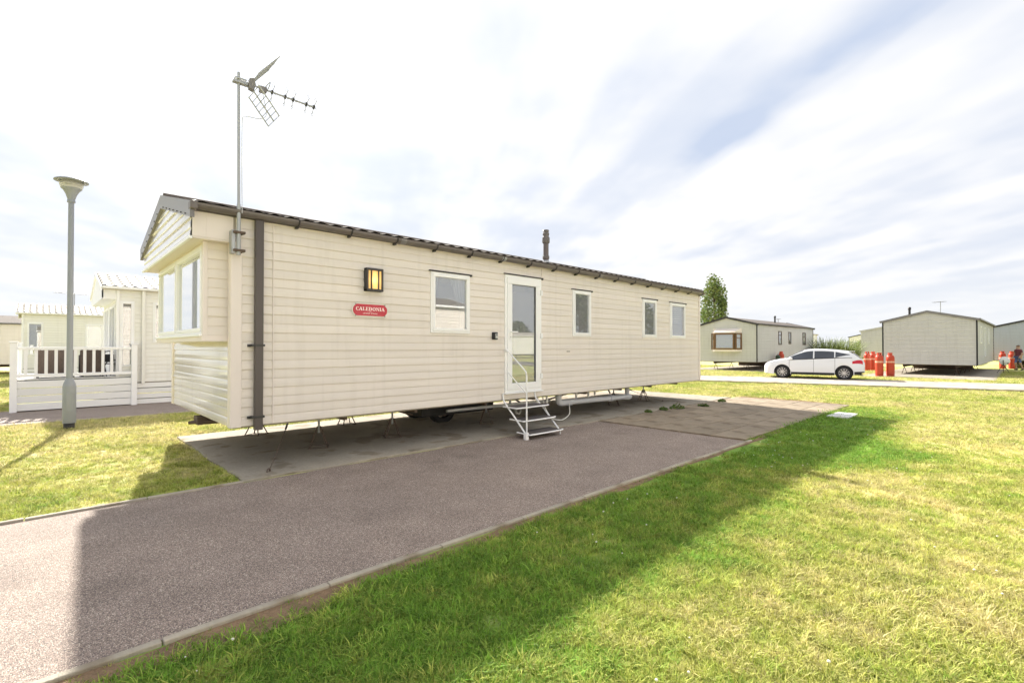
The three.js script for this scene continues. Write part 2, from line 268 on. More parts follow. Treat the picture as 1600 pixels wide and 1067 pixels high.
// ragged sheet: outline points, laid flat
function flat(pts, y) { const s = new THREE.Shape(pts.map(([x, z]) => new THREE.Vector2(x, -z))); return metric(new THREE.ShapeGeometry(s).rotateX(-Math.PI / 2).translate(0, y, 0)); }
function rag(pts, amp, step, seed) { const out = []; for (let i = 0; i < pts.length; i++) { const a = pts[i], b = pts[(i + 1) % pts.length], L = Math.hypot(b[0] - a[0], b[1] - a[1]), n = Math.max(1, Math.round(L / step)); for (let k = 0; k < n; k++) { const t = k / n, x = lerp(a[0], b[0], t), z = lerp(a[1], b[1], t), d = k ? amp * (fbm(x * 2.1 + 50, z * 2.1 + 50, 4, seed) - 0.5) * 2 : 0; out.push([x - (b[1] - a[1]) / L * d, z + (b[0] - a[0]) / L * d]); } } return out; }
M.tarmacWorn = M.tarmac.clone(); M.tarmacWorn.vertexColors = true;
function worn(g) { const p = g.attributes.position, c = new Float32Array(p.count * 3); for (let i = 0; i < p.count; i++) { const x = p.getX(i), z = p.getZ(i), big = fbm(x * 0.55 + 9, z * 0.9 + 4, 4, 711), f = fbm(x * 3.1, z * 3.1, 3, 721), spot = sstep(0.70, 0.78, fbm(x * 1.9 + 31, z * 1.9, 3, 731)), track = Math.exp(-(((z - 1.25) / 0.22) ** 2)) + Math.exp(-(((z - 2.75) / 0.22) ** 2)), k = 0.98 + 0.22 * (big - 0.5) + 0.16 * (f - 0.5) - 0.12 * spot + 0.05 * track * f; c.set([k, k * (0.995 - 0.02 * big), k * (0.99 - 0.05 * big)], 3 * i); } g.setAttribute('color', new THREE.BufferAttribute(c, 3)); return g; }
struct('driveway', worn(sheet(-16, 2.54, 0.41, 3.5, 0.006, 230, 40)), M.tarmacWorn, 'red brown tarmac driveway beside the caravan', 'driveway');
{ // poured base under the main caravan, its edge broken and a little proud of the drive
  const pts = rag([[-4.36, 0.36], [2.5, 0.42], [9.45, 0.40], [9.45, -3.7], [-4.36, -3.55]], 0.05, 0.12, 901);
  const s = new THREE.Shape(pts.map(([x, z]) => new THREE.Vector2(x, -z)));
  struct('concrete_base', metric(new THREE.ExtrudeGeometry(s, { depth: 0.022, bevelEnabled: true, bevelThickness: 0.006, bevelSize: 0.008, bevelSegments: 1 }).rotateX(-Math.PI / 2).translate(0, 0, 0)), M.concrete, 'concrete base slab under the main caravan', 'slab');
}
{ // paved pad beyond the tarmac: each slab its own piece
  const pad = new THREE.Group(); pad.name = numbered('paved_pad'); pad.userData = { kind: 'structure', label: 'weathered paving slabs beyond the end of the tarmac', category: 'paving' }; scene.add(pad);
  mesh('bedding', flat([[2.55, 0.44], [2.55, 3.42], [10.0, 3.36], [10.6, 0.44]], 0.008), M.soil, pad);
  const r = rng(31), geo = [0, 1, 2].map(k => rbx(-0.443, 0.443, 0, 0.03, -0.293, 0.293, 0.006));
  for (let j = 0; j < 5; j++) for (let i = 0; i < 9; i++) {
    const x = 3.02 + i * 0.9 - (j % 2 ? 0.0 : 0.0), z = 0.76 + j * 0.6; if (x > 9.9) continue;
    const m = mesh('paving_slab', geo[0], M.slabs[Math.floor(r() * 3)], pad); m.position.set(x, -0.008 + r() * 0.006, z); m.rotation.set((r() - 0.5) * 0.008, (r() - 0.5) * 0.012, (r() - 0.5) * 0.008);
  }
}
function edging(name, label, x0, x1, z, seed, axisX = true) {      // precast edging kerb, one piece per 0.915 m
  const o = new THREE.Group(); o.name = numbered(name); o.userData = { kind: 'structure', label, category: 'edging' }; scene.add(o);
  const r = rng(seed), L = 0.915, geo = rbx(-L / 2 + 0.003, L / 2 - 0.003, -0.09, 0, -0.027, 0.027, 0.009);
  for (let x = x1 - L / 2; x > x0; x -= L) { const m = mesh('edging_stone', geo, M.edging, o); m.position.set(x, 0.026 + (r() - 0.5) * 0.008, z + (r() - 0.5) * 0.010); m.rotation.y = (r() - 0.5) * 0.008; m.rotation.z = (r() - 0.5) * 0.006; }
  return o;
}
edging('driveway_edging', 'concrete edging between tarmac drive and the near lawn', -16, 2.62, 3.527, 5);
edging('driveway_edging', 'concrete edging along far side of tarmac drive', -16, -4.37, 0.385, 6);
struct('soil_strip', flat(rag([[-12, 3.54], [2.6, 3.54], [4.5, 3.46], [9.9, 3.40], [9.9, 3.46], [2.6, 3.60], [-1.5, 3.66], [-4, 3.74], [-7, 3.84], [-12, 3.84]].reverse(), 0.07, 0.13, 77), 0.005), M.soil, 'bare soil strip along the edging', 'soil');
struct('side_path', flat([[-30, -10.6], [-30, -7.55], [9, -7.35], [9, -10.6]], 0.006), M.tarmac, 'brown tarmac strip in front of the white deck', 'path');
edging('path_edging', 'pale edging of the tarmac strip by the lamp post', -30, 9, -7.45, 8);
const roadX = z => 17.15 + 0.30 * z;
struct('park_road', flat([[roadX(-60), -60], [roadX(60), 60], [roadX(60) + 5.2, 60], [roadX(-60) + 5.2, -60]], 0.01), M.road, 'pale grey park road crossing behind the lawn', 'road');
struct('road_kerb', (() => { const g = bx(-60, 60, 0, 0.07, -0.05, 0.05); g.rotateY(-Math.atan2(1, 0.30)); g.translate(roadX(0) - 0.05, 0, 0); return g; })(), M.edging, 'low kerb on near side of the park road', 'kerb');
struct('parking_pad', flat([[26.3, 0.4], [26.3, 5.8], [43.5, 5.8], [43.5, 0.4]], 0.007), M.concrete, 'concrete base under the grey end-on caravan', 'slab');
struct('parking_pad', flat([[27.3, -10.3], [27.3, -4.7], [42, -4.7], [42, -10.3]], 0.007), M.concrete, 'concrete base under the grey bay-window caravan', 'slab');
struct('far_hedge_ground', flat([[-300, -420], [-300, -400], [500, -400], [500, -420]], 0.02), M.soil, 'distant field edge', 'field');

// ---------------------------------------------------------------- main caravan
const caravan = thing('static_caravan', 'long cream clad caravan with white glazed door and red name plaque', 'caravan', [-4.4, 0, 0]);
{
  const C = caravan, LEN = 12.56, WID = 3.72, Y0 = 0.61, EAVE = 3.22, RIDGE = 3.70, id = new THREE.Matrix4();
  const X = t => t + 4.4;
  const wins = [[X(-1.49), X(-0.67), 1.83, 2.845], [X(2.17), X(2.82), 1.83, 2.835], [X(4.97), X(5.66), 1.84, 2.83], [X(6.38), X(7.25), 1.84, 2.82]], door = [X(0.17), X(1.17), 0.74, 2.965];
  const inset = h => [h[0] + 0.03, h[1] - 0.03, h[2] + 0.03, h[3] - 0.03], holes = [...wins, door].map(inset);
  const flatTop = () => EAVE, gable = x => EAVE - 0.02 + (RIDGE - EAVE) * (1 - Math.abs(x - WID / 2) / (WID / 2));
  const frontHole = [0.62, WID - 0.2, 1.80, 2.86];
  const skins = [['side', LEN, flatTop, holes], ['front', WID, gable, [frontHole]], ['back', LEN, flatTop, []], ['rear', WID, gable, []]];
  for (const [face, w, top, hs] of skins) {
    const fm = FACE[face](LEN, WID), p = mesh('wall_panel', panel(0.0, w, Y0, top, hs).applyMatrix4(fm), M.core, C), r = rng(w * 10 | 0);
    const list = boards(0.03, w - 0.03, Y0, top, hs);
    if (face === 'back' || face === 'rear') { mesh('cladding', merge(list.map(b => b.geo)).applyMatrix4(fm), M.cream[0], p); continue; }
    for (const b of list) mesh('board', b.geo.applyMatrix4(fm), face === 'front' ? M.creamGloss : M.cream[Math.floor(r() * 3)], p);
  }
  mesh('floor', bx(0.02, LEN - 0.02, Y0 - 0.02, Y0 + 0.06, -WID + 0.02, -0.012), M.inner, C);
  // corner posts
  mesh('corner_trim', [rbx(-0.022, 0.10, Y0 - 0.01, 2.9, 0.0, 0.026), rbx(-0.026, -0.001, Y0 - 0.01, 2.9, -0.10, 0.024)], M.creamTrim, C);
  mesh('corner_trim', [rbx(-0.026, 0, Y0 - 0.01, 2.9, -WID - 0.02, -WID + 0.1)], M.creamTrim, C);
  mesh('corner_trim', [rbx(LEN - 0.05, LEN + 0.026, Y0 - 0.01, EAVE, 0.0, 0.028), rbx(LEN, LEN + 0.03, Y0 - 0.01, EAVE, -0.06, -0.001)], M.creamTrim, C);
  // thin joint strips over two board butt joints
  for (const jx of [X(1.2), X(-3.93)]) mesh('joint_strip', rbx(jx - 0.007, jx + 0.007, jx > 5 ? 2.97 : Y0, EAVE - 0.04, 0.004, 0.0235, 0.003), M.creamTrim, C);
  // roof
  const roof = mesh('roof', [slab(-0.43, LEN + 0.06, 0.12, EAVE + 0.06, -WID / 2, RIDGE + 0.07, 0.07), slab(-0.43, LEN + 0.06, -WID - 0.12, EAVE + 0.06, -WID / 2, RIDGE + 0.07, 0.07)], M.roofDark, C);
  mesh('tile_sheet', [pantile(-0.40, LEN + 0.05, 0.125, EAVE + 0.045, -WID / 2, RIDGE + 0.06, 0.2, 0.017), pantile(-0.40, LEN + 0.05, -WID - 0.125, EAVE + 0.045, -WID / 2, RIDGE + 0.06, 0.2, 0.017)], M.roofDark, roof);
  mesh('ridge_cap', bar([-0.44, RIDGE + 0.075, -WID / 2], [LEN + 0.06, RIDGE + 0.075, -WID / 2], 0.06), M.roofDark, roof);
  // gutter with brackets and joiners
  const gp = []; for (let k = 0; k <= 8; k++) { const a = Math.PI * k / 8; gp.push([0.066 * Math.cos(a), -0.066 * Math.sin(a)]); }
  const gy = x => 3.272 - 0.062 * x / LEN, half = (xa, xb, k) => quadGeo(gp.slice(0, 8).map((p, i) => [[xa, gy(xa) + p[1] * k, 0.095 + p[0] * k], [xa, gy(xa) + gp[i + 1][1] * k, 0.095 + gp[i + 1][0] * k], [xb, gy(xb) + gp[i + 1][1] * k, 0.095 + gp[i + 1][0] * k], [xb, gy(xb) + p[1] * k, 0.095 + p[0] * k]]));
  const gutter = mesh('gutter', [half(-0.40, LEN + 0.1, 1)], M.brown, C);
  mesh('fascia_board', bx(-0.43, LEN + 0.055, 3.20, 3.275, 0.019, 0.03), M.brown, gutter);
  for (const x of [-0.41, LEN + 0.1]) mesh('stop_end', prism(gp.map(([z, y]) => [z, y]), 0, 0.012).rotateY(-Math.PI / 2).translate(x, gy(x), 0.095), M.brown, gutter);
  for (let x = 0.75; x < LEN; x += 0.735) mesh('bracket', [bx(x - 0.016, x + 0.016, gy(x) - 0.095, gy(x) - 0.066, 0.019, 0.085), tube([[x, gy(x), 0.168], [x, gy(x) - 0.045, 0.152], [x, gy(x) - 0.073, 0.10], [x, gy(x) - 0.06, 0.04]], 0.011, 8, 6)], M.charcoal, gutter);
  for (const x of [2.28, 4.4, 7.4, 10.2]) mesh('joiner', half(x, x + 0.1, 1.08), x === 4.4 ? M.galv : M.fascia, gutter);
  const dp = mesh('downpipe', [rbx(X(-4.165), X(-4.065), 0.555, 3.205, 0.024, 0.092, 0.012)], std(0.085, 0.07, 0.066, 0.42), C);
  for (const y of [1.62, 0.72]) mesh('bracket', [bx(X(-4.20), X(-4.05), y - 0.014, y + 0.014, 0.02, 0.098), bx(X(-4.235), X(-4.20), y - 0.02, y + 0.012, 0.02, 0.05)], M.charcoal, dp);
  // hood over the front bay
  const hood = mesh('hood', bx(-0.425, 0.0, 2.885, 2.905, -WID - 0.01, 0.01), M.creamTrim, C);
  for (const z of [-0.002, -WID - 0.018]) mesh('hood_side', bx(-0.43, 0.0, 2.906, 3.215, z, z + 0.02), M.creamTrim, hood);
  mesh('side_seam', bx(-0.29, -0.284, 2.91, 3.2, 0.0185, 0.021), M.creamTrim, hood);
  {
    const fm = new THREE.Matrix4().makeRotationY(-Math.PI / 2).setPosition(-0.43, 0, -WID), top = x => gable(x) + 0.02;
    mesh('gable_panel', panel(0, WID, 2.89, top, [], 0.03).applyMatrix4(fm), M.core, hood);
    for (const b of boards(0.02, WID - 0.02, 2.89, top, [])) mesh('board', b.geo.applyMatrix4(fm), M.creamGloss, hood);
    mesh('hood_lip', bx(-0.462, -0.43, 2.875, 2.905, -WID - 0.02, 0.02), M.white, hood);
    // dark barge boards with studs
    for (const s of [1, -1]) {
      const z0 = s > 0 ? 0.12 : -WID - 0.12, zr = -WID / 2, y0 = EAVE + 0.07, yr = RIDGE + 0.09, q = [];
      const a = [-0.475, 0], F = (x, dy) => [[x, y0 - 0.19 + dy, z0], [x, y0, z0], [x, yr, zr], [x, yr - 0.19 + dy, zr]];
      const f = F(-0.475, 0), k = F(-0.43, 0); q.push(f, k.slice().reverse()); for (let i = 0; i < 4; i++) q.push([f[i], k[i], k[(i + 1) % 4], f[(i + 1) % 4]]);
      const bb = mesh('barge_board', quadGeo(q), M.fascia, hood);
      for (let i = 1; i < 8; i++) { const t = i / 8, st = new THREE.SphereGeometry(0.011, 8, 6); mesh('stud', st.translate(-0.476, lerp(y0, yr, t) - 0.165, lerp(z0, zr, t)).toNonIndexed(), M.charcoal, bb); }
    }
    mesh('end_cap', [rbx(-0.48, -0.40, EAVE - 0.03, EAVE + 0.075, 0.03, 0.17, 0.02)], M.brown, hood);
  }
  // bay window
  {
    const bz0 = -0.15, bz1 = -3.32, by0 = 1.74, by1 = 2.89, bxx = -0.27;
    const bay = mesh('bay', [bx(bxx - 0.03, 0.0, by0 - 0.07, by0, bz1 - 0.03, bz0 + 0.03), bx(bxx, 0, by1 - 0.06, by1 - 0.003, bz1, bz0)], M.creamTrim, C);
    const cheek = (z, s) => { const fm = s > 0 ? new THREE.Matrix4().setPosition(bxx, 0, z) : new THREE.Matrix4().makeRotationY(Math.PI).setPosition(0, 0, z); mesh('cheek_panel', panel(0, -bxx, by0, () => by1 - 0.01, [], 0.03).applyMatrix4(fm), M.core, bay); for (const b of boards(0.02, -bxx - 0.012, by0, () => by1 - 0.02, [])) mesh('board', b.geo.applyMatrix4(fm), M.cream[1], bay); };
    cheek(bz0, 1); cheek(bz1, -1);
    mesh('corner_post', [rbx(bxx - 0.02, bxx + 0.03, by0, by1 - 0.005, bz0 - 0.05, bz0 + 0.02)], M.creamTrim, bay);
    const fm = new THREE.Matrix4().makeRotationY(-Math.PI / 2).setPosition(bxx + 0.02, 0, bz1), w = bz0 - bz1;
    windowPart(bay, [0.02, 1.52, by0 + 0.02, by1 - 0.03], M.white, fm, 0.075, { glass: M.coated });
    windowPart(bay, [1.53, w - 0.055, by0 + 0.02, by1 - 0.03], M.white, fm, 0.075, { glass: M.coated });
    mesh('sill', rbx(bxx - 0.055, bxx + 0.02, by0 - 0.012, by0 + 0.018, bz1, bz0), M.white, bay);
    const seat = mesh('window_seat', bx(0.1, 0.7, 0.68, 1.15, -WID + 0.2, -0.2), std(0.16, 0.12, 0.10, 0.9), C);
  }
  // side windows
  wins.forEach((w, i) => {
    const f = windowPart(C, w, M.white, id, 0.078);
    mesh('drip_rail', [rbx(w[0] - 0.035, w[1] + 0.035, w[3] + 0.004, w[3] + 0.022, 0.005, 0.052, 0.004), rbx(w[1] + 0.012, w[1] + 0.038, w[3] - 0.012, w[3] + 0.02, 0.01, 0.05, 0.004)], M.charcoal, f);
    const drape = (xa, xb, ya, yb, pin) => { // hanging cloth, gathered to one side lower down
      const n = 40, m = 14, pos = [], idx = []; for (let j = 0; j <= m; j++) for (let k = 0; k <= n; k++) { const t = k / n, v = j / m, pull = sstep(0, 0.75, v) * 0.72, x = lerp(lerp(xa, xb, t), lerp(pin, pin + (xb - xa) * 0.18, t), pull); pos.push(x, lerp(yb, ya, v), -0.055 + 0.014 * Math.sin(t * 34) + 0.008 * Math.sin(t * 13 + v)); }
      for (let j = 0; j < m; j++) for (let k = 0; k < n; k++) { const a = j * (n + 1) + k, b = a + n + 1; idx.push(a, b, a + 1, a + 1, b, b + 1); }
      const g = new THREE.BufferGeometry(); g.setAttribute('position', new THREE.Float32BufferAttribute(pos, 3)); g.setIndex(idx); g.computeVertexNormals(); g.setAttribute('uv', new THREE.Float32BufferAttribute(new Float32Array(pos.length / 3 * 2), 2)); return g;
    };
    if (i === 0) { mesh('curtain', drape(w[0] + 0.02, w[0] + 0.2, w[2], w[3], w[0] + 0.0), M.cloth, f); mesh('curtain', drape(w[1] - 0.36, w[1] - 0.02, w[2] - 0.05, w[3], w[1] - 0.1), M.cloth, f); }
    if (i === 3) { for (let k = 0; k < 9; k++) mesh('blind_slat', bx(w[0] + 0.05, w[1] - 0.05, 0, 0.003, -0.02, 0.02).rotateX(0.9).translate(0, w[3] - 0.1 - k * 0.055, -0.07), M.cloth, f); }
  });
  // glazed door
  {
    const [x0, x1, y0, y1] = door, d = mesh('door', [...frameGeo(x0, x1, y0, y1, 0.055, -0.03, 0.034), ...frameGeo(x0 + 0.05, x1 - 0.05, y0 + 0.05, y1 - 0.05, 0.125, -0.02, 0.052, 0.012)], M.white, C);
    mesh('pane', bx(x0 + 0.165, x1 - 0.165, y0 + 0.165, y1 - 0.165, 0.010, 0.016), M.glass, d);
    mesh('glazing_seal', frameGeo(x0 + 0.168, x1 - 0.168, y0 + 0.168, y1 - 0.168, 0.012, 0.012, 0.04, 0.002), M.charcoal, d);
    mesh('threshold', rbx(x0 - 0.02, x1 + 0.02, y0 - 0.025, y0 - 0.002, 0, 0.075), M.white, d);
    const h = mesh('handle', [rbx(x0 + 0.10, x0 + 0.135, 1.74, 1.95, 0.05, 0.062), bar([x0 + 0.117, 1.885, 0.055], [x0 + 0.117, 1.885, 0.105], 0.011), rbx(x0 + 0.105, x0 + 0.27, 1.872, 1.896, 0.092, 0.112)], M.white, d);
    mesh('lock', bar([x0 + 0.117, 1.79, 0.06], [x0 + 0.117, 1.79, 0.068], 0.012), M.steel, h);
    for (const y of [2.68, 1.82, 1.02]) mesh('hinge', [rbx(x1 - 0.045, x1 + 0.006, y - 0.05, y + 0.05, 0.034, 0.068, 0.008), bar([x1 - 0.05, y - 0.055, 0.062], [x1 - 0.05, y + 0.055, 0.062], 0.012)], M.white, d);
    mesh('drip_rail', [rbx(x0 - 0.03, x1 + 0.035, y1 + 0.004, y1 + 0.02, 0.005, 0.06, 0.004), rbx(x1 + 0.01, x1 + 0.036, y1 - 0.02, y1 + 0.02, 0.01, 0.055, 0.004)], M.charcoal, d);
    mesh('floor_mat', bx(x0 + 0.1, x1 - 0.1, 0.675, 0.69, -1.2, -0.1), M.inner, d);
  }
  // wall lamp, plaque, key safe, vent
  {
    const x0 = X(-2.665), x1 = X(-2.395), y0 = 2.425, y1 = 2.765, L = mesh('wall_lamp', [rbx(x0, x1, y0, y0 + 0.035, 0.012, 0.11), rbx(x0, x1, y1 - 0.035, y1, 0.012, 0.11), rbx(x0, x0 + 0.03, y0, y1, 0.014, 0.108), rbx(x1 - 0.03, x1, y0, y1, 0.014, 0.108), rbx(x0 + 0.07, x0 + 0.088, y0 + 0.03, y1 - 0.03, 0.075, 0.112), rbx(x1 - 0.088, x1 - 0.07, y0 + 0.03, y1 - 0.03, 0.075, 0.112), bx(x0, x1, y0, y1, 0.004, 0.014)], M.charcoal, C);
    const amber = new THREE.MeshStandardMaterial({ color: lin(0.75, 0.52, 0.22), roughness: 0.35, emissive: lin(1.0, 0.55, 0.14), emissiveIntensity: 0.12 });
    mesh('shade', [bx(x0 + 0.03, x1 - 0.03, y0 + 0.035, y1 - 0.035, 0.06, 0.092)], amber, L);
    const pl = new THREE.PointLight(new THREE.Color(1, 0.7, 0.36), 0.03, 4, 2); pl.position.set((x0 + x1) / 2, (y0 + y1) / 2, 0.16); pl.castShadow = true; pl.shadow.radius = 3; L.add(pl); pl.name = 'lamp_light';
    const cv = document.createElement('canvas'); cv.width = 512; cv.height = 192; const c = cv.getContext('2d');
    c.fillStyle = '#b9112f'; c.fillRect(0, 0, 512, 192); c.fillStyle = '#c51f3e'; for (let k = 0; k < 400; k++) { c.fillRect((k * 97) % 512, (k * 53) % 192, 7, 2); }
    c.fillStyle = '#fbf3ee'; c.textAlign = 'center'; c.textBaseline = 'middle'; c.font = 'bold 78px serif'; c.fillText('CALEDONIA', 256, 78, 430); for (let k = 0; k < 3; k++) c.fillRect(232 + k * 20, 120, 9, 6); for (let k = 0; k < 17; k++) { if (k === 8) continue; const x = 146 + k * 13; c.fillRect(x, 140, 3, 20); c.fillRect(x, k % 3 ? 140 : 157, 9, 3); if (k % 2) c.fillRect(x + 6, 140, 3, 20); }
    const map = new THREE.CanvasTexture(cv); map.colorSpace = THREE.SRGBColorSpace;
    const sx0 = X(-2.86), sx1 = X(-2.28), sy0 = 2.045, sy1 = 2.245, cx = (sx0 + sx1) / 2, cy = (sy0 + sy1) / 2, lobe = (ex, ey, pad) => { const s = new THREE.Shape(), w = (sx1 - sx0) / 2 - pad, h = (sy1 - sy0) / 2 - pad, r = 0.06; s.moveTo(-w + r, -h); s.lineTo(w - r, -h); s.quadraticCurveTo(w + 0.005, -h * 0.6, w, 0); s.quadraticCurveTo(w + 0.005, h * 0.6, w - r, h); s.lineTo(-w + r, h); s.quadraticCurveTo(-w - 0.005, h * 0.6, -w, 0); s.quadraticCurveTo(-w - 0.005, -h * 0.6, -w + r, -h); return s; };
    const base = mesh('name_plaque', new THREE.ExtrudeGeometry(lobe(0, 0, 0), { depth: 0.004, bevelEnabled: true, bevelSize: 0.002, bevelThickness: 0.002, bevelSegments: 2 }).translate(cx, cy, 0.030).toNonIndexed(), std(0.78, 0.74, 0.68, 0.15), C);
    const fg = new THREE.ShapeGeometry(lobe(0, 0, 0.014)); { const p = fg.attributes.position, u = fg.attributes.uv; for (let i = 0; i < p.count; i++) u.setXY(i, p.getX(i) / 0.556 + 0.5, p.getY(i) / 0.176 + 0.5); }
    mesh('lettering', fg.translate(cx, cy, 0.0375), new THREE.MeshStandardMaterial({ map, roughness: 0.22 }), base);
    for (const [a, b] of [[0.055, 0.017], [0.525, 0.017], [0.055, 0.183], [0.525, 0.183]]) mesh('stud', bar([sx0 + a, sy0 + b, 0.01], [sx0 + a, sy0 + b, 0.046], 0.009), M.brown, base);
    const k = mesh('key_safe', rbx(X(-0.15), X(-0.045), 1.735, 1.87, 0.012, 0.075, 0.012), M.black, C); mesh('key_pad', rbx(X(-0.115), X(-0.055), 1.755, 1.845, 0.075, 0.083), M.steel, k); mesh('dial', new THREE.SphereGeometry(0.012, 8, 6).translate(X(-0.085), 1.82, 0.084).toNonIndexed(), M.black, k);
    mesh('sticker', rbx(X(1.98), X(2.08), 1.497, 1.512, 0.012, 0.024, 0.002), M.roofDark, C);
  }
  // flue
  {
    const fx = X(2.0), fz = -0.6, fl = mesh('flue', [lathe([[0.06, 3.28], [0.06, 3.98], [0.062, 3.98], [0.062, 3.99], [0.0, 3.99]], 18).translate(fx, 0, fz)], std(0.14, 0.115, 0.115, 0.5), C);
    mesh('flashing', lathe([[0.16, 3.28], [0.10, 3.40], [0.075, 3.47], [0.07, 3.52], [0.064, 3.52]], 18).translate(fx, 0, fz), M.galv, fl);
    mesh('collar', lathe([[0.062, 3.55], [0.076, 3.56], [0.076, 3.62], [0.062, 3.63]], 18).translate(fx, 0, fz), M.brown, fl);
    mesh('cowl', lathe([[0.064, 3.90], [0.085, 3.92], [0.085, 4.03], [0.066, 4.05], [0.066, 4.08], [0.074, 4.09], [0.074, 4.13], [0.06, 4.14], [0.06, 4.16], [0.072, 4.17], [0.066, 4.20], [0, 4.205]], 18).translate(fx, 0, fz), M.brown, fl);
  }
  // chassis
  const ch = mesh('chassis', [...[-0.95, -2.8].flatMap(z => [bx(1.45, LEN - 0.4, 0.475, 0.483, z - 0.035, z + 0.035), bx(1.45, LEN - 0.4, 0.578, 0.587, z - 0.035, z + 0.035), bx(1.45, LEN - 0.4, 0.483, 0.578, z - 0.004, z + 0.004)]), ...[1.5, 2.7, 4.2, 5.5, 7.2, 8.6, 10, 11.4].map(x => bx(x, x + 0.05, 0.53, 0.589, -WID + 0.1, -0.12))], M.rust, C);
  for (const x of [3.0, 6.6, 9.9]) mesh('outrigger', prism([[-0.95, 0.49], [-0.18, 0.55], [-0.18, 0.588], [-0.95, 0.588]], 0, 0.03).rotateY(-Math.PI / 2).translate(x, 0, 0), M.rust, C);
  mesh('tow_frame', [bar([1.45, 0.53, -0.95], [-0.1, 0.47, -1.86], 0.025), bar([1.45, 0.53, -2.8], [-0.1, 0.47, -1.86], 0.025), bx(-0.02, 0.3, 0.44, 0.56, -1.98, -1.74)], M.rust, C);
  for (const z of [-1.75, -2.7]) { const w = mesh('wheel', [tyre(0.30, 0.2).translate(X(0.0), 0.30, z)], M.rubber, C); mesh('hub', new THREE.CylinderGeometry(0.15, 0.15, 0.19, 20).rotateX(Math.PI / 2).translate(X(0.0), 0.30, z).toNonIndexed(), M.rust, w); }
  mesh('axle', bar([X(0), 0.3, -1.7], [X(0), 0.3, -2.75], 0.045), M.rust, C);
  // pipework under the floor
  const run = mesh('waste_pipe', [tube([[X(2.05), 0.62, -0.28], [X(2.05), 0.47, -0.28], [X(2.07), 0.40, -0.28], [X(2.15), 0.375, -0.28], [X(2.4), 0.375, -0.28]], 0.07, 20, 14), bar([X(2.38), 0.375, -0.28], [X(4.85), 0.33, -0.28], 0.063, 0.063, 16), bar([X(4.72), 0.33, -0.28], [X(4.72), 0.62, -0.28], 0.058, 0.058, 16)], M.pipe, C);
  for (const x of [2.42, 4.0, 4.72]) mesh('coupling', bar([X(x) - 0.06, 0.372 - (x - 2.4) * 0.0178, -0.28], [X(x) + 0.06, 0.37 - (x - 2.4) * 0.0178, -0.28], 0.075, 0.075, 16), M.pipe, run);
  mesh('drain_pipe', [bar([X(2.0), 0.42, -0.5], [X(-0.6), 0.40, -0.75], 0.03), bar([X(0.9), 0.41, -0.6], [X(0.9), 0.6, -0.6], 0.025)], M.pipe, C);
  for (const [x, h] of [[1.45, 0.26], [1.75, 0.2], [2.75, 0.22], [3.2, 0.24], [3.45, 0.15]]) mesh('pipe_drop', bar([X(x), 0.6, -0.35], [X(x), 0.6 - h, -0.35], 0.025, 0.025, 8), M.white, C);
  mesh('lagging', [...[[0.35, -1.2], [0.55, -1.1], [-0.9, -1.3], [1.4, -1.0], [3.1, -1.0]].map(([x, z], i) => rbx(X(x), X(x) + 0.22, 0.50, 0.585, z, z + 0.3, 0.03))], std(0.55, 0.56, 0.4, 0.6), C);
  mesh('dark_box', rbx(X(-0.95), X(0.85), 0.27, 0.585, -1.62, -1.05, 0.03), M.black, C);  // added dark box that hides the wheel and darkens the underside
  for (const [x, z, w] of [[1.3, -1.2, 0.5], [2.6, -1.3, 0.7], [3.7, -1.1, 0.5], [-2.1, -1.7, 0.5]]) mesh('battery_box', rbx(X(x), X(x) + w, 0.40, 0.585, z - 0.35, z, 0.02), M.charcoal, C);
  for (const [a, b] of [[-1.9, -1.2], [0.9, 1.6], [3.2, 2.5], [4.3, 5.0]]) mesh('brace', bar([X(a), 0.585, -0.6], [X(b), 0.36, -1.0], 0.02), M.rust, C);
}
function tyre(R, w) { const r = R * 0.64; return lathe([[r, -w * 0.40], [R * 0.8, -w * 0.5], [R * 0.95, -w * 0.47], [R, -w * 0.34], [R, w * 0.34], [R * 0.95, w * 0.47], [R * 0.8, w * 0.5], [r, w * 0.40]], 36).rotateX(Math.PI / 2); }

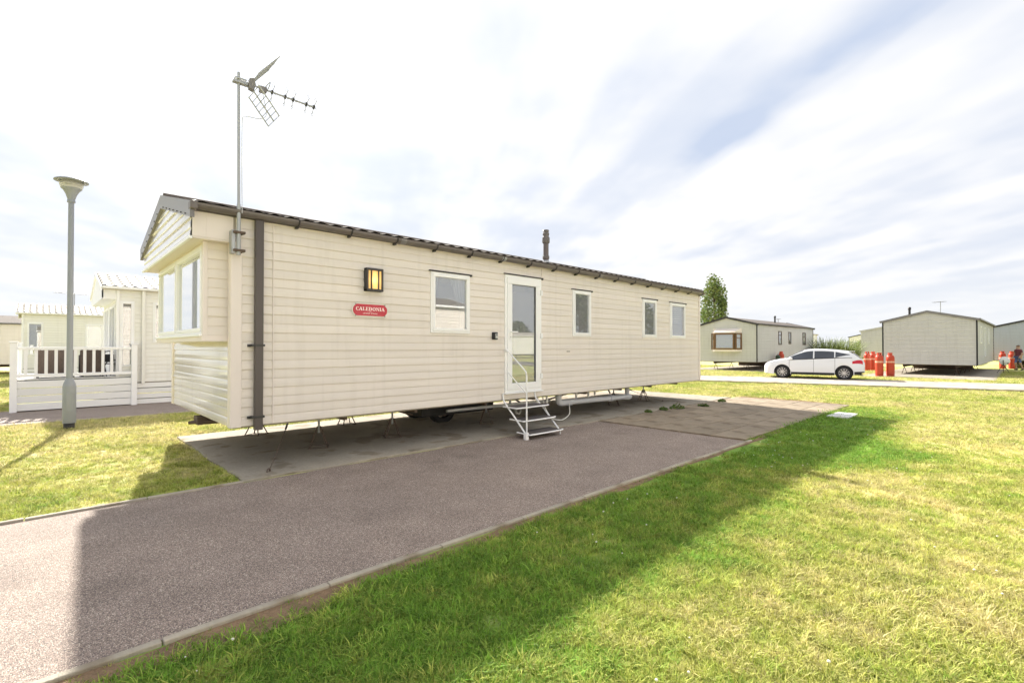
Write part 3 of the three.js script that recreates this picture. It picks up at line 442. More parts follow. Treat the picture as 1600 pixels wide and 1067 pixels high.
// ---------------------------------------------------------------- fittings round the main caravan
{ // entry steps
  const S = thing('entry_steps', 'white tubular entry steps with dark treads and one handrail', 'steps', [0.12, 0, 0]);
  const wht = M.white, out = [0.82, 0.64, 0.42], W = 0.86;
  const K = z => -0.24 * z;      // the flight stands a little askew to the wall
  for (const x of [0, W]) mesh('stringer', [tube([[0.74, 0.035], [0.66, 0.04], [0.57, 0.10], [0.34, 0.46], [0.07, 0.86]].map(([y, z]) => [x + K(z), y, z]), 0.016, 24, 8)], wht, S);
  mesh('foot', [rbx(-0.032 + K(0.84), 0.028 + K(0.84), 0.006, 0.13, 0.80, 0.87, 0.006)], wht, S); mesh('foot', bar([W + K(0.86), 0.006, 0.86], [W + K(0.86), 0.10, 0.86], 0.014), wht, S);
  [[0.50, 0.08, 0.45], [0.30, 0.32, 0.68], [0.10, 0.56, 0.91]].forEach(([y, za, zb]) => {
    const o = K((za + zb) / 2), t = mesh('tread', [rbx(o, W + o, y - 0.012, y + 0.004, za, zb - 0.012, 0.004)], M.tread, S);
    mesh('tread_rim', [tube([[o, y, za + 0.02], [o, y - 0.004, zb - 0.05], [o + 0.05, y - 0.008, zb], [W + o - 0.05, y - 0.008, zb], [W + o, y - 0.004, zb - 0.04]], 0.0135, 40, 8)], wht, t);
  });
  const q = K(0.845), h = mesh('handrail', [bar([q, 0.02, 0.845], [q, 1.10, 0.845], 0.0145), tube([[q, 1.08, 0.845], [q, 1.14, 0.835], [K(0.79), 1.19, 0.79], [0.03, 1.50, 0.16], [0.055, 1.53, 0.075]], 0.0145, 30, 8), bar([q, 0.80, 0.845], [0.09, 1.12, 0.075], 0.011)], wht, S);
  mesh('rail_bracket', [rbx(0.03, 0.08, 1.50, 1.56, 0.052, 0.085)], wht, h);
}
{ // TV aerial on its mast at the front corner
  const A = thing('tv_aerial', 'tall grey television aerial on mast at caravan front corner', 'aerial', [-4.37, 2.72, 0.13]);
  mesh('mast', [bar([0, 0, 0], [0, 0.62, 0], 0.023, 0.023, 12), bar([0, 0.55, 0], [-0.01, 2.24, 0], 0.0175, 0.0175, 12)], M.galv, A);
  mesh('mounting_plate', [bx(-0.075, -0.035, 0.02, 0.30, -0.11, 0.0)], M.galv, A);
  for (const y of [0.05, 0.27]) mesh('clamp', [rbx(-0.06, 0.07, y - 0.01, y + 0.02, -0.035, 0.035, 0.004), bar([0.06, y, -0.11], [0.06, y, 0.05], 0.007), bar([-0.05, y, -0.11], [-0.05, y, 0.05], 0.007)], M.rust, A);
  const hd = mesh('mast_clamp', [rbx(-0.075, 0.09, 2.10, 2.125, -0.035, 0.035, 0.004), rbx(-0.055, 0.075, 2.15, 2.17, -0.03, 0.03, 0.004)], M.galv, A);
  const by = 2.13, bm = mesh('boom', [bar([0.05, by, 0.02], [0.92, by - 0.02, 0.02], 0.0125)], M.galv, A);
  mesh('reflector_joint', [prism([[0.10, by - 0.06], [0.15, by - 0.075], [0.17, by], [0.15, by + 0.075], [0.10, by + 0.06], [0.085, by]], -0.02, 0.06)], M.fascia, A);
  for (const s of [1, -1]) { // corner reflector halves
    const a = V(0.12, by + s * 0.03, 0.02), d = V(0.62, s * 0.78, 0).normalize(), L = 0.44, P = (u, z) => { const q = a.clone().addScaledVector(d, u); return [q.x, q.y, 0.02 + z]; };
    const r = mesh('reflector', [bar(P(0, 0), P(L, 0), 0.010), bar(P(0.05, -0.20), P(L, -0.20), 0.009), bar(P(0.05, 0.20), P(L, 0.20), 0.009)], M.galv, A);
    mesh('reflector_rods', Array.from({ length: 7 }, (_, k) => bar(P(0.06 + k * (L - 0.065) / 6, -0.20), P(0.06 + k * (L - 0.065) / 6, 0.20), 0.0045, 0.0045, 6)), M.galv, r);
  }
  mesh('dipole_box', rbx(0.22, 0.30, by - 0.05, by + 0.015, -0.02, 0.06), M.fascia, A);
  mesh('dipole', tube([[0.30, by, -0.1], [0.31, by + 0.05, -0.1], [0.31, by + 0.06, 0.02], [0.31, by + 0.05, 0.14], [0.30, by, 0.14], [0.30, by - 0.03, 0.02]], 0.006, 30, 6, true), M.galv, A);
  [0.37, 0.53, 0.63, 0.80, 0.90].forEach(x => {
    const c = by - 0.008 - (x - 0.4) * 0.02, q = mesh('director', [rbx(x - 0.009, x + 0.009, c - 0.03, c + 0.03, 0.010, 0.030), rbx(x - 0.008, x + 0.008, c - 0.010, c + 0.010, -0.02, 0.06)], M.charcoal, A);
    const rod = (sy, sz) => bar([x, c, 0.02], [x + 0.01, c + sy * 0.06, 0.02 + sz * 0.085], 0.005, 0.004, 6);
    mesh('director_rods', [rod(1, 1), rod(1, -1), rod(-1, 1), rod(-1, -1)], M.galv, q);
    mesh('director_loop', [tube([[x, c + 0.055, 0.095], [x, c + 0.095, 0.09], [x, c + 0.10, 0.045], [x, c + 0.06, 0.03]], 0.003, 12, 5), tube([[x, c - 0.055, -0.055], [x, c - 0.095, -0.05], [x, c - 0.10, -0.005], [x, c - 0.06, 0.01]], 0.003, 12, 5)], M.galv, q);
  });
  mesh('cable', [tube([[0.26, by - 0.06, 0.02], [0.3, by - 0.32, 0.03], [0.22, by - 0.40, 0.03], [0.06, by - 0.42, 0.03], [0.026, by - 0.50, 0.025], [0.026, by - 1.2, 0.025], [0.03, by - 1.62, 0.03]], 0.005, 60, 6)], M.pipe, A);
}
function axleStand(x, z, h, label) {
  const s = thing('axle_stand', label, 'stand', [x, 0.022, z], (x * 7 + z) % 1, 'steel stands under the main caravan');
  for (const [a, b] of [[1, 1], [1, -1], [-1, 1], [-1, -1]]) mesh('leg', bar([a * 0.13, 0.008, b * 0.13], [a * 0.02, h * 0.72, b * 0.02], 0.010, 0.010, 6), M.rust, s);
  mesh('base_frame', [bx(-0.15, 0.15, 0, 0.012, 0.12, 0.145), bx(-0.15, 0.15, 0, 0.012, -0.145, -0.12), bx(-0.145, -0.12, 0.0005, 0.0125, -0.12, 0.12), bx(0.12, 0.145, 0.0005, 0.0125, -0.12, 0.12)], M.rust, s);
  mesh('screw_post', bar([0, h * 0.5, 0], [0, h - 0.02, 0], 0.017), M.galv, s); mesh('head_plate', bx(-0.05, 0.05, h - 0.02, h, -0.05, 0.05), M.galv, s); return s;
}
[[-2.93, -0.95, 'rusty stand on the concrete, nearest to the caravan front'], [-1.63, -0.95, 'rusty stand on the concrete left of the entry steps'], [0.55, -0.95, 'stand in the dark just behind the entry steps'], [5.1, -0.95, 'stand just beyond the end of the fat grey pipe'], [6.6, -0.95, 'stand nearest the far end of the caravan'], [-3.3, -2.8, 'stand on the far chassis beam by the sunlit grass'], [-1.6, -2.8, 'second stand along the far chassis beam']].forEach(a => axleStand(a[0], a[1], 0.452, a[2]));
function chain(label, a, b) {
  const T = thing('anchor_chain', label, 'chain', [b[0], b[1], b[2]]), A = V(a[0] - b[0], a[1] - b[1], a[2] - b[2]), L = A.length(), n = Math.floor(L * 0.72 / 0.034), dir = A.clone().normalize(), q = new THREE.Quaternion().setFromUnitVectors(V(1, 0, 0), dir), gs = [];
  for (let i = 0; i < n; i++) { const g = new THREE.TorusGeometry(0.009, 0.0026, 5, 10).scale(1.6, 1, 1); if (i % 2) g.rotateX(Math.PI / 2); g.applyQuaternion(q); const t = i * 0.034 + 0.02; g.translate(dir.x * t, dir.y * t - 0.03 * Math.sin(Math.PI * t / L), dir.z * t); gs.push(g.toNonIndexed()); }
  mesh('links', gs, M.rust, T); const p = t => { const v = dir.clone().multiplyScalar(t * L); return [v.x, v.y - 0.03 * Math.sin(Math.PI * t), v.z]; };
  mesh('turnbuckle', [bar(p(0.72), p(0.79), 0.006), bar(p(0.80), p(0.90), 0.014), bar(p(0.90), p(1), 0.006)], M.charcoal, T);
  mesh('ground_ring', new THREE.TorusGeometry(0.03, 0.008, 6, 14).rotateY(0.6).translate(0, 0.01, 0).toNonIndexed(), M.rust, T);
}
chain('anchor chain from the caravan front corner to the concrete', [-3.45, 0.55, -0.75], [-4.02, 0.03, 0.16]);
chain('anchor chain under the far end of the caravan', [5.5, 0.5, -0.9], [6.9, 0.03, -0.5]);
{
  const H = tag(mesh('water_hose', [tube([[1.5, 0.60, -0.25], [1.52, 0.35, -0.2], [1.62, 0.12, -0.1], [1.85, 0.06, -0.02], [2.2, 0.14, -0.1], [2.32, 0.34, -0.2]], 0.011, 50, 8)], std(0.72, 0.71, 0.66, 0.5)), 'thin white hose hanging in a loop beside the entry steps', 'hose');
  tag(mesh('coiled_cable', [tube(Array.from({ length: 26 }, (_, i) => [0.78 + 0.07 * Math.cos(i * 0.72), 0.36 + 0.1 * Math.sin(i * 0.72), -0.2 - i * 0.003]), 0.006, 130, 6)], std(0.6, 0.58, 0.5, 0.6)), 'pale coiled cable hanging behind the entry steps', 'cable');
  tag(mesh('drain_cover', [rbx(6.85, 7.75, 0, 0.04, 3.62, 4.05, 0.01), rbx(6.92, 7.68, 0.04, 0.046, 3.69, 3.98, 0.004)], std(0.66, 0.66, 0.67, 0.7, { bumpMap: grainBump, bumpScale: 0.004 })), 'flat white slab lying on grass at the pad corner', 'slab');
}

// ---------------------------------------------------------------- lamp post
{
  const L = thing('lamp_post', 'grey park lamp post with flared lantern head on the left lawn', 'lamp post', [-5.7, 0, -6.15]);
  mesh('stub', lathe([[0.085, 0], [0.085, 0.14], [0.0, 0.14]], 20), M.black, L);
  mesh('base_column', lathe([[0.0, 0.12], [0.103, 0.12], [0.103, 0.82], [0.095, 0.88], [0.06, 0.97], [0.055, 0.99]], 24), M.lampGrey, L);
  mesh('access_door', rbx(-0.045, 0.045, 0.35, 0.72, 0.09, 0.107, 0.004), M.lampGrey, L);
  mesh('pole', lathe([[0.05, 0.95], [0.045, 4.42], [0.064, 4.425], [0.064, 4.47], [0.05, 4.475]], 20), M.lampGrey, L);
  const hd = mesh('lantern', lathe([[0.05, 4.45], [0.062, 4.50], [0.085, 4.58], [0.125, 4.66], [0.165, 4.70], [0.16, 4.705], [0.0, 4.70]], 24), M.lampGrey, L);
  mesh('bowl', lathe([[0.16, 4.70], [0.182, 4.76], [0.19, 4.83], [0.0, 4.83]], 24), new THREE.MeshPhysicalMaterial({ color: lin(0.75, 0.73, 0.65), roughness: 0.35, transmission: 0.55, thickness: 0, side: THREE.DoubleSide }), hd);
  mesh('canopy', lathe([[0.19, 4.825], [0.265, 4.835], [0.262, 4.85], [0.20, 4.885], [0.10, 4.91], [0, 4.915]], 28).rotateZ(0.0), M.lampGrey, hd);
}

// ---------------------------------------------------------------- other caravans
function makeCaravan(o) {
  const C = thing('static_caravan', o.label, 'caravan', [o.x, 0, o.z], o.turn || 0, 'other caravans on the park'), LEN = o.len, WID = o.wid, Y0 = o.y0 ?? 0.6, E = o.eave ?? 3.12, R = o.ridge ?? 3.62, wall = o.wall, trim = o.trim;
  const gable = x => E - 0.02 + (R - E) * (1 - Math.abs(x - WID / 2) / (WID / 2)), flatTop = () => E, H = f => (o.windows || []).filter(w => w.face === f);
  for (const [face, w, top] of [['side', LEN, flatTop], ['front', WID, gable], ['back', LEN, flatTop], ['rear', WID, gable]]) {
    const fm = FACE[face](LEN, WID), hs = H(face).map(q => q.at), p = mesh('wall', panel(0, w, Y0, top, hs.map(h => [h[0] + 0.03, h[1] - 0.03, h[2] + 0.03, h[3] - 0.03])).applyMatrix4(fm), M.core, C);
    mesh('cladding', merge(boards(0.02, w - 0.02, Y0, top, hs.map(h => [h[0] + 0.03, h[1] - 0.03, h[2] + 0.03, h[3] - 0.03])).map(b => b.geo)).applyMatrix4(fm), o.gloss && face === 'front' ? o.gloss : wall, p);
    for (const q of H(face)) windowPart(C, q.at, q.mat || o.frame || M.white, fm, q.w || 0.07, q);
  }
  mesh('floor', bx(0.02, LEN - 0.02, Y0 - 0.03, Y0 + 0.05, -WID + 0.02, -0.015), M.inner, C);
  const fo = o.over ?? 0.06;
  const roof = mesh('roof', [slab(-fo, LEN + 0.06, 0.10, E + 0.02, -WID / 2, R + 0.05, 0.07), slab(-fo, LEN + 0.06, -WID - 0.10, E + 0.02, -WID / 2, R + 0.05, 0.07)], o.roof, C);
  if (o.tiles) mesh('tile_sheet', [pantile(-fo, LEN + 0.05, 0.13, E + 0.03, -WID / 2, R + 0.07, 0.22, 0.035, 0.34), pantile(-fo, LEN + 0.05, -WID - 0.13, E + 0.03, -WID / 2, R + 0.07, 0.22, 0.035, 0.34)], o.roof, roof);
  for (const x of [-fo - 0.03, LEN + 0.06]) for (const s of [1, -1]) { const z0 = s > 0 ? 0.13 : -WID - 0.13, y0 = E + 0.03, yr = R + 0.08, f = [[x, y0 - 0.13, z0], [x, y0, z0], [x, yr, -WID / 2], [x, yr - 0.13, -WID / 2]], k = f.map(([a, b, c]) => [a + 0.03, b, c]), q = [f, k.slice().reverse()]; for (let i = 0; i < 4; i++) q.push([f[i], k[i], k[(i + 1) % 4], f[(i + 1) % 4]]); mesh('barge_board', quadGeo(q), trim, roof); }
  for (const z of [0.12, -WID - 0.12]) mesh('gutter', [rbx(-fo, LEN + 0.08, E - 0.03, E + 0.05, z - 0.045, z + 0.045, 0.02)], trim, roof);
  for (const [x, z] of [[0, 0], [LEN, 0], [0, -WID], [LEN, -WID]]) mesh('corner_trim', [rbx(x - 0.035, x + 0.035, Y0 - 0.02, E - 0.03, z - 0.035, z + 0.035, 0.01)], o.corner || trim, C);
  if (o.skirt) { const n = 4, h = (Y0 - 0.02) / n; for (const [a, b, c, d] of [[0, LEN, -0.01, 0.02], [0, LEN, -WID - 0.02, -WID + 0.01]]) for (let i = 0; i < n; i++) mesh('skirt_plank', rbx(a, b, i * h + 0.01, (i + 1) * h - 0.008, c, d, 0.006), M.whitePlank[i % 3], C); for (let i = 0; i < n; i++) mesh('skirt_plank', rbx(-0.02, 0.01, i * h + 0.01, (i + 1) * h - 0.008, -WID, 0, 0.006), M.whitePlank[i % 3], C); }
  else {
    mesh('chassis', [...[-0.9, -WID + 0.9].map(z => bx(0.5, LEN - 0.5, 0.42, 0.57, z - 0.04, z + 0.04)), bx(LEN * 0.45, LEN * 0.45 + 0.3, 0.15, 0.5, -WID + 0.6, -0.6)], M.rust, C);
    for (let k = 0; k < 5; k++) for (const z of [-0.9, -WID + 0.9]) mesh('support_leg', [bar([0.8 + k * (LEN - 1.6) / 4 - 0.12, 0.0, z - 0.1], [0.8 + k * (LEN - 1.6) / 4, 0.42, z], 0.016), bar([0.8 + k * (LEN - 1.6) / 4 + 0.12, 0.0, z + 0.1], [0.8 + k * (LEN - 1.6) / 4, 0.42, z], 0.016)], M.rust, C);
  }
  for (const [fx, fz] of o.flues || []) { const y = gable(WID / 2 + (fz + WID / 2)); const fl = mesh('flue', lathe([[0.06, y], [0.06, y + 0.45], [0.08, y + 0.46], [0.08, y + 0.6], [0, y + 0.62]], 14).translate(fx, 0, fz), M.charcoal, C); }
  return C;
}
const winAt = (face, x0, x1, y0, y1, extra = {}) => ({ face, at: [x0, x1, y0, y1], ...extra });
// grey caravan with timber bay, behind the white car
const oak = std(0.16, 0.085, 0.035, 0.55), darkFrame = std(0.10, 0.07, 0.055, 0.5);
{
  const B = makeCaravan({ label: 'grey clad caravan with wooden bay window behind the white car', x: 28.1, z: -5.5, len: 12.4, wid: 4.0, wall: M.grey, roof: M.roofDark, trim: M.charcoal, windows: [winAt('side', 4.05, 4.75, 1.75, 2.75, { mat: darkFrame, transom: 2.45 }), winAt('side', 6.25, 6.85, 1.8, 2.72, { mat: darkFrame }), winAt('side', 9.6, 10.4, 1.75, 2.75, { mat: darkFrame, transom: 2.4 })], flues: [[7.4, -1.3]] });
  // projecting bay
  const P = (x, d) => [-d, 0, -4 + x], ring = [P(0.95, 0), P(1.30, 0.36), P(2.70, 0.36), P(3.05, 0)];
  const quads = (y0, y1, out) => { const q = []; for (let i = 0; i < 3; i++) { const a = ring[i], b = ring[i + 1]; q.push([[a[0], y0, a[2]], [b[0], y0, b[2]], [b[0], y1, b[2]], [a[0], y1, a[2]]]); } const f = y => ring.map(p => [p[0], y, p[2]]); q.push(f(y0), f(y1)); return q; };
  const bay = mesh('bay', [quadGeo(quads(1.28, 1.42)), quadGeo(quads(2.55, 2.62))], M.creamTrim, B);
  const roofQ = []; for (let i = 0; i < 3; i++) { const a = ring[i], b = ring[i + 1], k = 1.12; roofQ.push([[a[0] * k, 2.62, a[2]], [b[0] * k, 2.62, b[2]], [b[0] * 0.1, 2.86, b[2] * 0.97 - 0.06], [a[0] * 0.1, 2.86, a[2] * 0.97 - 0.06]]); }
  mesh('bay_roof', quadGeo(roofQ), M.creamTrim, bay);
  for (let i = 0; i < 3; i++) {
    const a = ring[i], b = ring[i + 1], L = Math.hypot(b[0] - a[0], b[2] - a[2]), fm = new THREE.Matrix4().makeRotationY(-Math.atan2(b[2] - a[2], b[0] - a[0])).setPosition(a[0], 0, a[2]);
    const w = windowPart(bay, [0.02, L - 0.02, 1.42, 2.55], oak, fm, 0.10, i !== 1 ? { transom: 2.2 } : {});
    mesh('curtain', bx(0.1, L - 0.1, 1.5, 2.5, -0.10, -0.09).applyMatrix4(fm), M.cloth, w);
  }
}
makeCaravan({ label: 'grey caravan end-on with two orange gas cylinders at its corner', x: 30.65, z: 4.97, len: 13.5, wid: 4.15, turn: -0.015, wall: M.grey, roof: M.roofDark, trim: M.fascia, corner: M.black, windows: [winAt('side', 2.0, 2.9, 1.8, 2.8), winAt('side', 5.0, 5.8, 1.0, 2.8), winAt('side', 8.2, 9.0, 1.8, 2.8)], flues: [[0.9, -3.0]] });
makeCaravan({ label: 'pale caravan partly hidden behind left edge of end-on grey caravan', x: 51.8, z: -0.5, len: 11, wid: 3.8, eave: 3.15, ridge: 3.5, wall: M.grey, roof: M.roofPale, trim: M.grey, windows: [] , flues: [[1.6, -1.2]] });
makeCaravan({ label: 'white fronted caravan far off above the rear of the white car', x: 84, z: -7.8, len: 10, wid: 4.2, eave: 3.1, ridge: 3.6, wall: M.ivory, roof: M.roofDark, trim: M.charcoal, windows: [winAt('front', 0.5, 1.2, 1.3, 2.4), winAt('front', 1.5, 2.2, 1.3, 2.4), winAt('front', 2.7, 3.3, 1.0, 2.5, { mat: M.fascia })] });
makeCaravan({ label: 'pale blue caravan at the right edge behind red gas cylinders', x: 46.2, z: 9.2, len: 12, wid: 4.1, wall: M.paleBlue, roof: M.roofDark, trim: M.charcoal, corner: M.paleBlue, windows: [] });
makeCaravan({ label: 'low cream caravan peeping out past the far end of the bay-window caravan', x: 45, z: -9.2, len: 11, wid: 3.7, eave: 2.95, ridge: 3.3, wall: M.ivory, roof: M.roofPale, trim: M.roofPale, windows: [winAt('side', 2, 3, 1.6, 2.5)] });
// left side
{
  const Q = makeCaravan({ label: 'ivory caravan with pale pantile roof directly behind the white deck', x: -4.6, z: -10.4, len: 11.5, wid: 3.9, eave: 3.2, ridge: 3.72, over: 0.34, wall: M.ivory, roof: M.roofPale, tiles: true, trim: M.white, skirt: true, y0: 0.62, windows: [winAt('side', 0.04, 0.36, 1.05, 2.86), winAt('side', 0.78, 1.5, 1.72, 2.86, { transom: 2.35 }), winAt('side', 3.0, 3.9, 1.7, 2.8), winAt('front', 0.35, 1.75, 0.72, 2.8, { mullions: [1.05] }), winAt('front', 2.0, 3.5, 0.72, 2.8, { mullions: [2.75] })] });
  mesh('downpipe', rbx(0.52, 0.60, 0.58, 3.16, 0.03, 0.10, 0.015), M.ivory, Q);
  const hd = mesh('hood', [bx(-0.34, 0, 2.90, 3.16, -0.03, 0.0), bx(-0.34, 0, 2.90, 2.93, -3.9, -0.03), prism([[0, 2.93], [3.9, 2.93], [3.9, 3.2], [1.95, 3.7], [0, 3.2]], 0, 0.03).applyMatrix4(new THREE.Matrix4().makeRotationY(-Math.PI / 2).setPosition(-0.31, 0, -3.9))], M.white, Q);
}
makeCaravan({ label: 'ivory caravan with pantile roof far left beyond the lamp post', x: -6.75, z: -25.4, len: 11.5, wid: 3.9, eave: 3.16, ridge: 3.66, over: 0.2, wall: M.ivory, roof: M.roofPale, tiles: true, trim: M.white, skirt: true, windows: [winAt('side', 0.15, 0.7, 1.2, 2.75), winAt('side', 2.2, 3.6, 1.35, 2.72, { mullions: [2.85] }), winAt('side', 5.0, 6.0, 1.4, 2.7), winAt('front', 0.6, 1.8, 0.8, 2.7), winAt('front', 2.1, 3.3, 0.8, 2.7)] });
makeCaravan({ label: 'cream caravan with grey gable cut by the left edge of view', x: -9.1, z: -34, len: 11.5, wid: 3.9, eave: 2.95, ridge: 3.45, wall: M.cream[0], roof: M.roofDark, trim: M.fascia, windows: [winAt('front', 1.2, 2.7, 1.3, 2.5)] });
// neighbours outside the frame that the glass mirrors and that return sunlight to the shaded wall
makeCaravan({ label: 'cream caravan behind the viewer, seen only mirrored in the first window', x: -6.4, z: 12.5, len: 12.9, wid: 4.0, wall: M.cream[0], roof: M.roofDark, trim: M.white, windows: [winAt('back', 2.2, 3.0, 1.8, 2.8), winAt('back', 6.4, 7.2, 1.8, 2.8)] });
makeCaravan({ label: 'pale caravan off to the right, mirrored in the glazed door', x: 44, z: 46, len: 11, wid: 4.0, turn: 0.7, wall: M.ivory, roof: M.roofPale, trim: M.white, windows: [winAt('front', 0.6, 1.8, 1.2, 2.4), winAt('side', 2, 3, 1.6, 2.6)] });

// ---------------------------------------------------------------- white deck with rattan seats
{
  const D = thing('veranda_deck', 'white plastic deck with baluster railing and planked skirt', 'deck', [-6.65, 0, -10.2]);
  const W = 2.46, DP = 3.6, F = 0.80;
  const post = (x, z, h = 1.70) => { const p = mesh('post', rbx(x - 0.065, x + 0.065, 0.0, h, z - 0.065, z + 0.065, 0.008), M.white, D); mesh('post_cap', rbx(x - 0.085, x + 0.085, h, h + 0.035, z - 0.085, z + 0.085, 0.012), M.white, p); };
  post(0.06, -0.06); post(W - 0.06, -0.06, 1.66); post(0.06, -DP);
  for (let i = 0; i < 4; i++) { const h = 0.185; mesh('skirt_plank', rbx(0.12, W - 0.12, 0.03 + i * h, 0.03 + (i + 1) * h - 0.012, -0.085, -0.05, 0.008), M.whitePlank[i % 3], D); mesh('skirt_plank', rbx(0.04, 0.075, 0.03 + i * h, 0.03 + (i + 1) * h - 0.012, -DP + 0.06, -0.12, 0.008), M.whitePlank[i % 3], D); }
  mesh('floor_frame', bx(0.08, W, F - 0.06, F - 0.025, -DP, -0.09), M.charcoal, D);
  for (let i = 0; i < 23; i++) mesh('floor_board', rbx(0.09, W + 0.0, F - 0.025, F, -0.12 - (i + 1) * 0.15 + 0.006, -0.12 - i * 0.15, 0.004), M.whitePlank[i % 3], D);
  mesh('top_rail', rbx(0.12, W - 0.12, 1.53, 1.60, -0.10, -0.02, 0.012), M.white, D); mesh('bottom_rail', rbx(0.12, W - 0.12, 0.85, 0.93, -0.09, -0.03, 0.012), M.white, D);
  mesh('top_rail', rbx(0.02, 0.10, 1.53, 1.60, -DP + 0.06, -0.12, 0.012), M.white, D); mesh('bottom_rail', rbx(0.03, 0.09, 0.85, 0.93, -DP + 0.06, -0.12, 0.012), M.white, D);
  const bg = rbx(-0.032, 0.032, 0.93, 1.53, -0.018, 0.018, 0.006);
  for (let x = 0.27; x < W - 0.2; x += 0.183) { mesh('baluster', bg, M.white, D).position.set(x, 0, -0.06); }
  for (let z = -0.32; z > -DP + 0.15; z -= 0.183) { const b = mesh('baluster', bg, M.white, D); b.position.set(0.06, 0, z); b.rotation.y = Math.PI / 2; }
  const rattan = new THREE.MeshStandardMaterial({ map: tex(128, 128, (i, j) => { const w = (Math.floor(i / 8) + Math.floor(j / 8)) % 2 ? 0.75 : 1.1, k = w * (0.7 + 0.5 * hash2(i >> 2, j >> 2, 4)); return [0.13 * k, 0.095 * k, 0.075 * k]; }), roughness: 0.8, bumpMap: vinylBump, bumpScale: 0.004 });
  rattan.map.repeat.set(8, 8);
  const sofa = (x, z, w, label) => {
    const s = thing('rattan_sofa', label, 'sofa', [x, F, z], 0, 'rattan seats on the white deck');
    mesh('backrest', rbx(0, w, 0.05, 0.72, -0.10, 0, 0.03), rattan, s); mesh('seat', rbx(0, w, 0.05, 0.36, -0.75, -0.10, 0.03), rattan, s); for (const q of [0, w - 0.1]) mesh('armrest', rbx(q, q + 0.1, 0.05, 0.58, -0.75, -0.1, 0.02), rattan, s);
    mesh('cushion', rbx(0.1, w - 0.1, 0.36, 0.46, -0.73, -0.11, 0.04), M.cloth, s);
    for (const [a, b] of [[0.05, -0.05], [w - 0.05, -0.05], [0.05, -0.7], [w - 0.05, -0.7]]) mesh('leg', bar([a, 0, b], [a, 0.06, b], 0.025), M.black, s);
  };
  sofa(-6.22, -10.62, 0.78, 'brown rattan sofa behind balusters left of the lamp post');
  sofa(-5.36, -10.62, 0.52, 'brown rattan seat behind balusters right of the lamp post');
  const ch = thing('garden_chair', 'dark folded garden chair on deck beside the glazed corner', 'chair', [-4.72, F, -10.75], 0.5);
  mesh('frame', [tube([[-0.16, 0, 0.1], [-0.15, 0.62, -0.05], [0.15, 0.62, -0.05], [0.16, 0, 0.1]], 0.014, 30, 6), tube([[-0.13, 0, -0.2], [-0.13, 0.4, 0.08], [0.13, 0.4, 0.08], [0.13, 0, -0.2]], 0.013, 30, 6)], M.black, ch); mesh('seat', rbx(-0.15, 0.15, 0.33, 0.35, -0.15, 0.16), M.charcoal, ch); mesh('backrest', rbx(-0.14, 0.14, 0.38, 0.6, -0.07, -0.03, 0.02), M.charcoal, ch);
}

// ---------------------------------------------------------------- gas cylinders
{
  const proto = thing('gas_cylinder', 'left one of the two big orange gas cylinders by end-on caravan', 'gas cylinder', [27.0, 0.007, 1.25], 0.4, 'orange gas cylinders');
  mesh('foot_ring', lathe([[0.17, 0], [0.18, 0.002], [0.18, 0.07], [0.172, 0.075], [0.17, 0.07]], 24), M.orange, proto);
  const b = mesh('body', lathe([[0.0, 0.05], [0.15, 0.055], [0.185, 0.10], [0.188, 0.13], [0.188, 0.50], [0.191, 0.505], [0.191, 0.52], [0.188, 0.525], [0.188, 0.98], [0.178, 1.06], [0.15, 1.12], [0.10, 1.155], [0.05, 1.165]], 28), M.orange, proto);
  mesh('label_band', lathe([[0.1895, 0.72], [0.1895, 0.84]], 20).rotateY(1.2), std(0.72, 0.25, 0.14, 0.5), b); mesh('label_text', lathe([[0.1905, 0.765], [0.1905, 0.795]], 20), std(0.72, 0.62, 0.55, 0.5), b);
  mesh('collar', [new THREE.CylinderGeometry(0.11, 0.12, 0.14, 20, 1, true, 0, 4.6).translate(0, 1.2, 0).toNonIndexed(), new THREE.TorusGeometry(0.11, 0.01, 6, 20, 4.6).rotateX(Math.PI / 2).translate(0, 1.27, 0).toNonIndexed()], M.orange, proto);
  const v = mesh('valve', [lathe([[0.03, 1.16], [0.03, 1.22], [0.018, 1.225], [0.018, 1.26], [0, 1.262]], 12)], M.steel, proto);
  for (const [x, z, l, t] of [[27.25, 1.70, 'right one of the two big orange gas cylinders by end-on caravan', 1.1], [33.9, -0.55, 'left one of the orange pair by the pale hidden caravan', 0.2], [34.6, -0.35, 'right one of the orange pair half behind the end-on caravan corner', 2.0], [32.6, -2.05, 'gas cylinder just above the tail of the white car', 0.9], [45.1, 5.62, 'left one of the red pair in front of the pale blue caravan', 0.3], [45.5, 6.1, 'right one of the red pair in front of the pale blue caravan', 1.4], [31.5, -5.1, 'red gas cylinder against the side of the bay-window caravan', 2.2]]) copy(proto, l, [x, 0.007, z], t);
  const gb = thing('green_gas_bottle', 'small dark green bottle beside the red cylinder at the bay-window caravan', 'gas bottle', [31.0, 0.007, -5.15]);
  mesh('body', lathe([[0, 0], [0.14, 0.0], [0.15, 0.05], [0.15, 0.9], [0.12, 1.0], [0.04, 1.04]], 20), std(0.035, 0.06, 0.035, 0.5), gb); mesh('valve', lathe([[0.03, 1.03], [0.03, 1.15], [0, 1.15]], 10), M.steel, gb);
}

